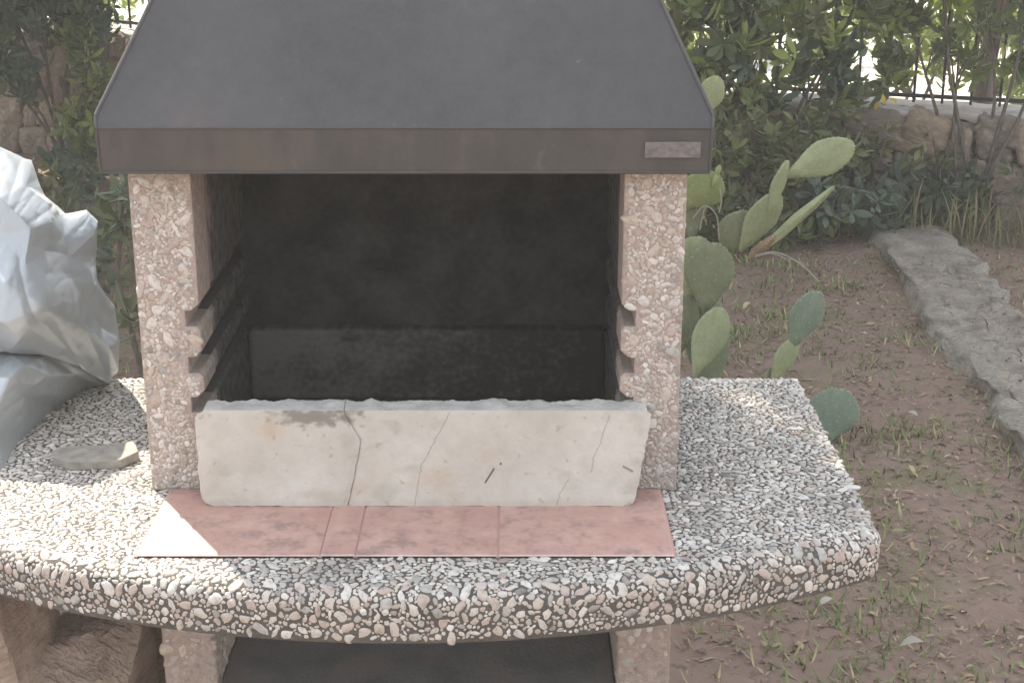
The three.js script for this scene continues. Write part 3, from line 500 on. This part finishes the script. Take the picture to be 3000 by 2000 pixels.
function orient(r, bias = V3(0, .6, .5), sp = 1) { const d = V3(r() - .5, r() - .5, r() - .5).multiplyScalar(sp * 2).add(bias).normalize(); _q.setFromUnitVectors(_Y, d); _q2.setFromAxisAngle(_Y, r() * 6.28); return _q.clone().multiply(_q2); }
// shrub: stems from the base, foliage clumps; parts up front, the rest joined
function shrub(name, label, cat, base, blobs, mats, kinds, dens, seed, nPart = 0, group, stems = 6, bias) {
  const r = RNG(seed), o = thing(name, label, cat, base, 0, group), sg = [];
  blobs.forEach((b, bi) => { if (bi >= stems) return; const a = V3((r() - .5) * .15, 0, (r() - .5) * .1), e = V3(b[0] - base[0], b[1] - base[1], b[2] - base[2]), m = a.clone().lerp(e, .5).add(V3((r() - .5) * .15, .05, (r() - .5) * .1)); sg.push(boxUV(tube([a, a.clone().lerp(m, .6), m, e], [.013, .011, .009, .005], 6), 3)); for (let k = 0; k < 5; k++) { const t = e.clone().add(V3(r() - .5, r() - .3, r() - .5).multiplyScalar(b[3] * 1.5)); sg.push(boxUV(tube([m.clone().lerp(e, .3 + .6 * r()), t], [.006, .002], 4), 3)); } });
  if (sg.length) mesh('stem', mergeGeometries(sg), bark, o);
  const all = []; for (const [x, y, z, R, ry = R, rz = R * .8] of blobs) { const n = Math.round(dens * R * ry * 100); for (let i = 0; i < n; i++) { const d = V3(r() - .5, r() - .5, r() - .5).normalize().multiplyScalar(Math.pow(r(), .42)); const p = V3(x + d.x * R - base[0], y + d.y * ry - base[1], z + d.z * rz - base[2]); if (p.y + base[1] < .02) continue; const s = .75 + r() * .5; all.push([new THREE.Matrix4().compose(p, orient(r, bias), V3(s, s, s)), p.z]); } }
  all.sort((a, b) => b[1] - a[1]);
  const gk = RO[kinds]; const buckets = new Map();
  all.forEach(([m], i) => { const mt = mats[pick(mats.map((_, k) => k ? .6 : 1), r)], g = gk[Math.floor(r() * gk.length)]; if (i % 3 === 0 && nPart-- > 0) { mesh('leaf_rosette', g, mt, o).applyMatrix4(m); return; } const k = mt.uuid + g.uuid; if (!buckets.has(k)) buckets.set(k, [g, mt, []]); buckets.get(k)[2].push(m); });
  for (const [g, mt, ms] of buckets.values()) inst('foliage', g, mt, ms, o);
  return o;
}
shrub('broadleaf_shrub', 'tall glossy dark green shrub against the wall behind the right pillar', 'shrub', [1.45, 0, -5.25],
  [[1.15, 1.15, -5.2, .34], [1.55, 1.2, -5.3, .36], [1.95, 1.2, -5.3, .34], [1.35, .78, -5.15, .28], [1.75, .82, -5.2, .26], [1.05, .75, -5.1, .25], [1.2, 1.65, -5.2, .4], [1.8, 1.7, -5.2, .4]], [LM.dark, LM.blue, LM.mid, LM.olive, LM.light], 'big', 4.6, 21, 110);
shrub('bushy_undergrowth', 'low tangled olive green bush between the prickly pear and the wall', 'bush', [1.3, 0, -4.9],
  [[1.05, .4, -4.85, .28, .3], [1.4, .42, -4.95, .3, .3], [1.7, .35, -5.05, .26, .28], [1.2, .15, -4.75, .3, .16], [1.55, .14, -4.85, .3, .15]], [LM.olive, LM.dark, LM.mid], 'small', 9, 22, 60);
shrub('broadleaf_shrub', 'loose shrub with bright gaps overhanging the railing at the right edge', 'shrub', [2.55, 0, -5.15],
  [[2.2, 1.05, -5.35, .24], [2.45, .85, -5.3, .17], [2.6, 1.2, -5.3, .28], [2.9, 1.05, -5.2, .24], [2.3, 1.5, -5.3, .35], [2.8, 1.5, -5.2, .35], [2.15, .78, -5.4, .16], [2.75, .82, -5.3, .13]], [LM.dark, LM.mid, LM.light], 'big', 3.4, 23, 60);
shrub('drooping_plant', 'low plant with drooping grey green leaves at the foot of the wall', 'plant', [1.75, 0, -4.95],
  [[1.72, .2, -4.75, .16, .14], [1.95, .16, -4.9, .18, .13], [2.15, .14, -5.2, .2, .13], [2.4, .2, -5.15, .2, .16], [1.85, .34, -5.3, .18, .16]], [leafMat([.085, .115, .085], .2), LM.dark, LM.blue], 'loose', 10, 24, 30, null, 3, V3(0, -.1, .7));
shrub('climbing_shrub', 'dark bluish green shrub in front of the wall at the upper left', 'shrub', [-2.5, 0, -6.6],
  [[-2.75, 1.05, -6.5, .32], [-2.35, 1.0, -6.6, .24], [-2.95, .8, -6.6, .25], [-2.6, 1.45, -6.4, .4], [-2.1, 1.5, -6.6, .3], [-2.75, .62, -6.45, .22, .16], [-2.35, .12, -6.2, .16, .1]], [LM.blue, LM.dark], 'big', 8, 25, 60);
shrub('ivy_plant', 'leafy climber around the thin trunk left of the hood', 'plant', [-2.3, 0, -6.4],
  [[-2.3, .75, -6.35, .12, .22], [-2.32, .35, -6.3, .13, .2], [-2.2, .55, -6.3, .12, .15]], [LM.mid, LM.light, LM.dark], 'loose', 9, 26, 20);
shrub('added_creeping_plant', 'dark creeping plant added to deepen the shade on the soil between the silver cover and the left pillar', 'plant', [-1.7, 0, -4.2],
  [[-1.6, .06, -3.4, .22, .08, .3], [-1.75, .08, -4.2, .28, .1, .3], [-2.0, .1, -5, .3, .12, .3], [-2.3, .14, -5.7, .3, .16, .3], [-1.4, .05, -2.9, .16, .07, .2]], [LM.dark, LM.blue, LM.olive], 'small', 10, 29, 30, null, 0);  // dark ground cover added to stand in for shade on the left soil
shrub('low_plant', 'small dark green leafy plant behind the left pillar under the hood', 'plant', [-1.12, 0, -2.6],
  [[-1.13, .8, -2.5, .05, .06], [-1.14, .7, -2.5, .05, .06], [-1.12, .35, -2.5, .05, .06]], [LM.dark, LM.blue], 'loose', 9, 27, 8, null, 2);
shrub('bushy_undergrowth', 'thin olive undergrowth covering the foot of the stone wall right of the prickly pear', 'bush', [2.3, 0, -5.1],
  [[2.0, .42, -5.3, .2, .2], [2.35, .34, -5.2, .22, .2], [2.65, .2, -5.1, .2, .16], [2.15, .15, -5.1, .18, .12]], [LM.olive, LM.mid, LM.dark], 'small', 3.2, 28, 20, null, 3);
// sunlit shrubs beyond the railing
[[3.9, -8.2, 31, 'sunlit yellow green shrub across the road at the right edge', .55, 5], [-3.3, -10.2, 32, 'sunlit shrub beyond the wall at the upper left', .4, 4], [2.3, -11.5, 33, 'sunlit shrub beyond the railing above the middle of the wall', .5, 3], [3.6, -14, 34, 'farthest sunlit shrub beyond the railing', .8, 3], [3.1, -8.6, 35, 'low sunlit shrub directly behind the railing beside the tree trunk', .35, 5], [1.4, -9.5, 36, 'sunlit shrub glimpsed through the tall dark shrub', .5, 4], [2.6, -9.4, 37, 'low sunlit shrub behind the railing where the white gap shows', .33, 4]].forEach(([x, z, s, l, R, d]) =>
  shrub('sunlit_shrub', l, 'shrub', [x, .03, z], [[x, .5, z, R], [x + .3, .9, z + .1, R * .8], [x - .35, .8, z, R * .7]], [LM.light, LM.mid], 'big', d, s, 0));
// trees: a trunk by the railing on the right, another on the left; their crowns above the frame shade the garden
function tree(label, pts, rad, crowns, n, seed) {
  const r = RNG(seed), o = thing('tree', label, 'tree', pts[0]); const b = V3(...pts[0]), P = pts.map(p => V3(...p).sub(b)), gs = [boxUV(tube(P, rad, 10), 2)], top = P[P.length - 1];
  const ms = [[], []], tot = crowns.reduce((s, c) => s + c[3] * c[4] * c[5], 0);
  for (const [x, y, z, rx, ry, rz] of crowns) {
    const c = V3(x, y, z).sub(b), m = top.clone().lerp(c, .5).add(V3(0, -.15, 0)); gs.push(boxUV(tube([top, m, c], [rad[rad.length - 1] * .7, .05, .02], 7), 2));
    for (let k = 0; k < 9; k++) { const e = c.clone().add(V3((r() - .5) * rx * 1.7, (r() - .4) * ry * 1.5, (r() - .5) * rz * 1.7)); gs.push(boxUV(tube([m.clone().lerp(c, r()), e], [.022, .005], 5), 2)); }
    const k = Math.round(n * rx * ry * rz / tot), cl = Math.round(k / 22);
    for (let j = 0; j < cl; j++) { const d = V3(r() - .5, r() - .5, r() - .5).normalize().multiplyScalar(Math.pow(r(), .38)), q = c.clone().add(V3(d.x * rx, d.y * ry, d.z * rz)); for (let i = 0; i < 22; i++) { const p = q.clone().add(V3(r() - .5, r() - .5, r() - .5).multiplyScalar(.55)), s = 1 + r() * .7; ms[r() < .5 ? 0 : 1].push(new THREE.Matrix4().compose(p, orient(r, V3(0, .5, .1)), V3(s, s, s))); } }
  }
  mesh('trunk', mergeGeometries(gs), bark, o); ms.forEach((m, i) => inst('crown', RO.small[i], LM.canopy, m, o)); return o;
}
tree('dark tree trunk standing at the railing near the right edge', [[2.86, 0, -6.2], [2.87, .7, -6.2], [2.93, 1.15, -6.2], [2.8, 2.2, -6], [2.3, 3.3, -5.7]], [.07, .055, .05, .05, .045],
  [[.3, 4.5, -5.0, 1.2, .9, 1.2], [2.9, 5, -8.6, 1.2, .9, 1.2], [.9, 4.8, -6.8, 1.1, .8, 1.1], [-.1, 5, -5.6, 1.1, .8, 1], [-1.9, 7, -5.3, .8, .18, .7], [.5, 4.7, -8.3, 1.2, .7, .9], [-.6, 4.6, -7.3, 1.2, .8, 1], [-1, 4.5, -4.3, .8, .6, .7]], 25000, 41);
tree('thin dark trunk with climber leaves left of the hood', [[-2.4, 0, -6.85], [-2.36, .3, -6.85], [-2.31, .8, -6.85], [-2.4, 2, -6.7], [-2.3, 3.2, -6.5]], [.05, .045, .042, .045, .04],
  [[-2.4, 4.4, -6.2, 1.3, .9, 1.2], [-1.1, 4.5, -6.2, 1.2, .9, 1.2], [-3.6, 4.4, -5.6, 1.1, .9, 1.1], [-1.2, 4.6, -4.9, .9, .7, .9], [-2.9, 4.5, -7.6, 1.2, .9, 1.1], [-3.4, 4.7, -6.6, 1.1, .8, 1], [-2.2, 4.9, -5.2, .8, .6, .6], [-3, 4.7, -8.3, 1.3, .8, 1], [-4.5, 4.6, -8.4, 1.3, .8, 1.1], [-1.6, 3.6, -7.2, 1.1, .7, .9], [-3.4, 3.3, -7, 1, .8, .8], [-2.2, 2.5, -4.9, .9, .5, .7], [-3.2, 2.5, -4.6, .9, .5, .8], [-1.7, 2.7, -5.9, .9, .5, .7], [-2.9, 2.4, -5.8, .8, .5, .7], [-3, 2.6, -3.5, 1, .5, .8], [-2, 2.6, -3.9, .6, .45, .6], [-3.2, 2.8, -2.4, .9, .5, .8], [-3.6, 2.2, -4.6, .6, .5, .8]], 64000, 42);  // the low last crowns are added out of view to darken the left soil

// ------------------------------------------------------------------ prickly pear
function padGeo(seed, bend = 0) {                             // unit pad: height 1, width 1, thickness 1, base at origin, faces +z
  let g = new THREE.SphereGeometry(1, 28, 20); const p = g.attributes.position, q = V3();
  for (let i = 0; i < p.count; i++) { q.fromBufferAttribute(p, i); const t = (q.y + 1) / 2, w = .5 * Math.pow(Math.max(0, 1 - q.y * q.y), 0) ; const nar = mix(.42, 1, sst(0, .62, t)); const rim = 1 + .025 * nz(Math.atan2(q.x, q.y) * 4 + seed, seed, 1); p.setXYZ(i, q.x * .5 * nar * rim, t * (q.y > 0 ? rim : 1), q.z * .5 * mix(1.25, .8, t) + bend * (t - .5) * (t - .5) * 4 + .12 * nz(q.x * 2 + seed, t * 3, 4)); }
  g.computeVertexNormals(); return g;
}
const padT = (c1, c2, c3) => tex(256, 256, (u, v) => { const a = tn(u, v, 5, 4, 4), c = tn(u, v, 40, 3, 7); let col = mix3(c1, c2, clamp(.5 + a * 2 + c * .9)); const gx = (u * 14 + (Math.floor(v * 10) % 2) * .5) % 1 - .5, gy = (v * 10) % 1 - .5; col = mix3(col, c3, sst(.13, .07, Math.hypot(gx, gy)) * .7); return mix3(col, [.3, .25, .17], sst(.22, .36, c + a * .5) * .55); });
const SPM = std({ color: lin(.5, .46, .32), roughness: .9 });
const PM = { dark: std({ map: padT([.135, .165, .09], [.225, .25, .15], [.24, .25, .18]), roughness: .6 }), light: std({ map: padT([.2, .245, .125], [.34, .385, .22], [.34, .34, .25]), roughness: .6 }), yellow: std({ map: padT([.17, .22, .085], [.27, .31, .13], [.2, .16, .08]), roughness: .6 }), blue: std({ map: padT([.13, .185, .135], [.22, .28, .21], [.28, .31, .24]), roughness: .55 }), dry: std({ map: padT([.2, .14, .09], [.28, .2, .13], [.12, .08, .05]), roughness: .8 }) };
function pad(parent, name, a, b, w, th, mt, yaw, seed, label) {   // from base a to tip b, turned by yaw about its own axis
  const A = V3(...a), B = V3(...b), d = B.clone().sub(A), L = d.length(); d.normalize();
  const z = V3(Math.sin(yaw), .15, Math.cos(yaw)); z.addScaledVector(d, -z.dot(d)).normalize(); const x = d.clone().cross(z);
  const m = mesh(name, padGeo(seed), mt, parent); m.matrixAutoUpdate = true;
  m.applyMatrix4(new THREE.Matrix4().makeBasis(x.multiplyScalar(w), d.multiplyScalar(L), z.multiplyScalar(th)).setPosition(A.sub(parent.position))); if (label) m.userData.label = label;
  if (name === 'pad') { const gs = [], P = padGeo(seed).attributes.position, S = new THREE.OctahedronGeometry(1, 0); for (let k = 0; k < P.count; k++) { const row = Math.floor(k / 29), col = k % 29; if (row < 5 || row > 17) { } if (!(col === 14 || col === 0 || col === 28) && !(row % 4 === 2 && col % 4 === (row % 8 === 2 ? 0 : 2))) continue; const q = S.clone(); q.scale(.0022 / w, .0026 / L, .0022 / th); q.translate(P.getX(k), P.getY(k), P.getZ(k)); gs.push(q); } const ar = mesh('spines', mergeGeometries(gs), SPM, m); }
  return m;
}
{
  const o = thing('prickly_pear', 'tall prickly pear cactus with many pads behind the right pillar', 'cactus', [.9, 0, -2.62]);
  pad(o, 'pad', [.9, -.02, -2.62], [.85, .42, -2.6], .17, .05, PM.dark, .2, 1);
  pad(o, 'pad', [.849, .36, -2.52], [.862, .618, -2.5], .178, .03, PM.dark, .05, 2);
  pad(o, 'pad', [.8, .36, -2.58], [.82, .625, -2.56], .17, .03, PM.light, -.3, 12);
  pad(o, 'pad', [.805, .16, -2.42], [.895, .4, -2.46], .135, .03, PM.light, .3, 3, 'pale green pad with worn yellow rim');
  pad(o, 'pad', [.77, .2, -2.55], [.79, .42, -2.55], .12, .03, PM.dark, .5, 13);
  pad(o, 'pad', [.9, .56, -2.55], [.985, .72, -2.52], .15, .03, PM.dark, .3, 4);
  pad(o, 'pad', [.96, .575, -2.54], [1.075, .79, -2.5], .13, .028, PM.light, .5, 5);
  pad(o, 'pad', [1.045, .72, -2.5], [1.095, .905, -2.48], .068, .03, PM.light, .7, 6);
  pad(o, 'pad', [1.095, .845, -2.5], [1.312, .962, -2.47], .125, .028, PM.light, .15, 7, 'long upper pad leaning to the right');
  pad(o, 'pad', [1.03, .6, -2.48], [1.245, .83, -2.42], .05, .034, PM.light, 1.25, 8, 'narrow pad seen edge on');
  pad(o, 'pad', [.985, .56, -2.5], [1.09, .665, -2.47], .05, .034, PM.dry, 1.2, 9, 'brown woody base of the narrow pad');
  pad(o, 'pad', [.77, .72, -2.56], [.875, .845, -2.54], .15, .03, PM.yellow, .3, 10, 'yellowish pad against the pillar');
  pad(o, 'pad', [.82, 1.02, -2.6], [.862, 1.17, -2.58], .1, .028, PM.light, .3, 11, 'small pad beside the hood edge');
  pad(o, 'pad', [.8, .8, -2.6], [.83, 1.04, -2.6], .12, .03, PM.dark, .6, 14);
  pad(o, 'pad', [.8, .6, -2.6], [.79, .82, -2.6], .13, .03, PM.dark, .3, 15);
  const fr = [[.872, .845, -2.54], [.862, .815, -2.53], [.868, .83, -2.54]]; fr.forEach((p, i) => pad(o, 'bud', [p[0] - .006, p[1] - .015, p[2]], [p[0] + .008, p[1] + .032, p[2]], .022, .02, PM.yellow, .2 * i, 20 + i));
  const st = (pts) => mesh('dry_stalk', boxUV(tube(new THREE.CatmullRomCurve3(pts.map(p => V3(p[0] - .9, p[1], p[2] + 2.62))).getPoints(12), Array(13).fill(.0028), 5), 3), std({ color: lin(.26, .25, .2), roughness: .9 }), o);
  st([[.79, .7, -2.5], [.83, .745, -2.5], [.868, .715, -2.5], [.882, .63, -2.5]]); st([[.83, .745, -2.5], [.822, .7, -2.5], [.815, .66, -2.5]]); st([[.88, .8, -2.52], [.885, .76, -2.5], [.878, .72, -2.5]]);
  st([[1.0, .585, -2.45], [1.06, .605, -2.42], [1.14, .575, -2.38], [1.2, .52, -2.36]]); st([[1.0, .58, -2.45], [1.05, .6, -2.42], [1.1, .585, -2.4]]);
  const o2 = thing('prickly_pear', 'young upright prickly pear of two stacked pads beyond the table corner', 'cactus', [1.06, 0, -2.25]);
  pad(o2, 'pad', [1.06, -.02, -2.25], [1.05, .26, -2.26], .12, .035, PM.dark, .5, 31);
  pad(o2, 'pad', [1.04, .2, -2.24], [1.112, .36, -2.24], .09, .028, PM.light, .5, 32);
  pad(o2, 'pad', [1.1, .325, -2.24], [1.172, .525, -2.23], .128, .026, PM.blue, .35, 33);
  const o3 = thing('prickly_pear', 'single low bluish prickly pear pad at the table right edge', 'cactus', [1.22, 0, -2.22]);
  pad(o3, 'pad', [1.215, -.02, -2.22], [1.268, .192, -2.22], .19, .028, PM.blue, .1, 34);
}
{ // yellow leaf cluster hanging in the shrub
  const g = [[0, 0, .1, .5], [.03, -.02, 1.1, 1.2], [-.015, -.035, -.6, .2], [.015, -.05, 2.4, .9]].map(([x, y, a, t]) => { const q = leafGeo(.055, .026, .7, .4); q.rotateX(t); q.rotateZ(Math.PI + a * .6); q.rotateY(a); q.translate(x, y, 0); return q; });
  const o = mesh('yellow_leaves', mergeGeometries(g), leafMat([.48, .36, .06], .3)); o.position.set(2.03, .71, -5.1); tag(o, 'small cluster of yellow leaves hanging in the shrub above the wall', 'leaves');
}

// ------------------------------------------------------------------ ground litter, grass, fallen leaves
{
  const r = RNG(77), lg = [leafGeo(.05, .016, .6, .4, 3), leafGeo(.038, .02, .9, .3, 3), leafGeo(.07, .012, .4, .5, 3)], cols = [[.32, .235, .165], [.27, .185, .13], [.39, .31, .22], [.21, .145, .105], [.3, .21, .13], [.19, .205, .09]];
  lg.push(boxUV(tube([V3(0, 0, 0), V3(.03, .004, .005), V3(.07, 0, 0)], [.0022, .002, .0014], 4)));
  lg.forEach(g => g.deleteAttribute('uv'));
  const mats = [[], [], [], []], cl = [[], [], [], []];
  const onK = (x, z) => x > 1.93 && x < 2.28 && z > -4.4 && z < -1.3, okG = (x, z) => !onK(x, z) || r() < .5, hK = (x, z) => onK(x, z) ? .065 + .03 * fbm(x * 5, z * 5, 2) + .016 * nz(x * 22, z * 22, 4) : gh(x, z);
  for (let i = 0; i < 80000; i++) { const z = -7 + 7.5 * Math.pow(r(), .75), x = -3 + r() * 6; if (Math.abs(x) < .6 && z > -2) continue; if (!okG(x, z)) continue; if (fbm(x * 2.2, z * 2.2, 3, 3) < -.12 - r() * .25) continue;
    const k = pick([5, 4, 2.5, 3], r), s = .2 + r() * r() * .85; _q.setFromEuler(new THREE.Euler(-Math.PI / 2 + (r() - .5) * .9, (r() - .5) * .7, r() * 6.28, 'YXZ')); _q2.setFromAxisAngle(_Y, r() * 6.28);
    mats[k].push(new THREE.Matrix4().compose(V3(x, hK(x, z) + .003 + r() * .01, z), _q2.clone().multiply(_q), V3(s, s, s))); const c = cols[pick([4, 6, 1.6, 6, 4, 2], r)], f = .7 + r() * .5; cl[k].push(lin(c[0] * f, c[1] * f, c[2] * f)); }
  const lm = std({ roughness: .9, side: THREE.DoubleSide });
  const names = ['dry leaves and bits strewn over the bare soil', 'small curled dead leaves strewn over the bare soil', 'thin blade-like dead leaves strewn over the bare soil', 'broken twigs strewn over the bare soil'];
  lg.forEach((g, k) => tag(inst(k === 3 ? 'twig_litter' : 'leaf_litter', g, lm, mats[k], scene, cl[k]), names[k], 'litter', null, 'stuff'));
  // grass tufts
  const blade = leafGeo(.09, .006, 1.1, .3, 4, .3); blade.deleteAttribute('uv'); const gm = [], gc = [];
  for (let i = 0; i < 4600; i++) { const z = -6 + 6 * r(), x = -2.6 + r() * 5.4; if (Math.abs(x) < .6 && z > -2) continue; const p = fbm(x * 1.3 + 5, z * 1.3, 8, 3); if (p < -.04 && r() < .85) continue; if (onK(x, z)) continue; const nb = 5 + Math.floor(r() * 12); for (let k = 0; k < nb; k++) { const s = .25 + r() * .5; _q.setFromEuler(new THREE.Euler(.95 + r() * .6, r() * 6.28, 0, 'YXZ')); gm.push(new THREE.Matrix4().compose(V3(x + (r() - .5) * .12, gh(x, z) - .004, z + (r() - .5) * .12), _q.clone(), V3(s * 1.5, s, s))); const f = .6 + r() * .6, d = r(); gc.push(d < .75 ? lin(.17 * f, .225 * f, .075 * f) : lin(.36 * f, .31 * f, .17 * f)); } }
  tag(inst('grass', blade, std({ roughness: .8, side: THREE.DoubleSide }), gm, scene, gc), 'thin short grass growing in patches on the soil', 'grass', null, 'stuff');
  const tg = [], tc = []; for (let i = 0; i < 1000; i++) { const x = 1.5 + r() * 1.6, z = wallZ(x) + .28 + r() * .35; const s = .5 + r() * r() * 2.8; _q.setFromEuler(new THREE.Euler((r() - .5) * 1.3, r() * 6.28, 0, 'YXZ')); tg.push(new THREE.Matrix4().compose(V3(x, 0, z), _q.clone(), V3(s * .7, s * 1.5, s))); const f = .6 + r() * .5; tc.push(r() < .6 ? lin(.16 * f, .18 * f, .07 * f) : lin(.3 * f, .25 * f, .15 * f)); }
  tag(inst('tall_grass', blade, std({ roughness: .9, side: THREE.DoubleSide }), tg, scene, tc), 'tall thin dry grass standing before the stone wall on the right', 'grass', null, 'stuff');
  // some single pale leaves one can point at
  const sg = leafGeo(.075, .034, 1.1, .7, 6), mk = (n, l, p, rot, c, s = 1, grp) => { const o = mesh('fallen_leaf', sg, std({ color: lin(...c), roughness: .8, side: THREE.DoubleSide })); o.position.set(...p); o.rotation.set(-Math.PI / 2 + .25, rot * .2, rot, 'YXZ'); o.scale.setScalar(s * .75); tag(o, l, 'leaf', grp); };
  mk(0, 'large pale fallen leaf on the bare soil right of the table corner', [1.58, .03, -2.39], .6, [.4, .38, .29]);
  mk(0, 'pale yellow fallen leaf lying between the prickly pears', [1.2, .03, -3.75], 2, [.42, .36, .2], .9);
  mk(0, 'white curled fallen leaf on the soil below the table right corner', [1.02, .03, -1.05], 1.6, [.42, .4, .34], .8);
  mk(0, 'orange brown fallen leaf upright near the small prickly pear', [1.5, .03, -2.75], .2, [.45, .28, .14], .8);
  mk(0, 'yellow fallen leaf below the large pale leaf', [1.44, .03, -1.95], 3, [.4, .34, .18], .7);
  mk(0, 'long grey fallen leaf at the bottom right edge of the soil', [1.2, .03, -.82], 1.2, [.34, .32, .27], 1.1);
}
renderer.render(scene, camera);
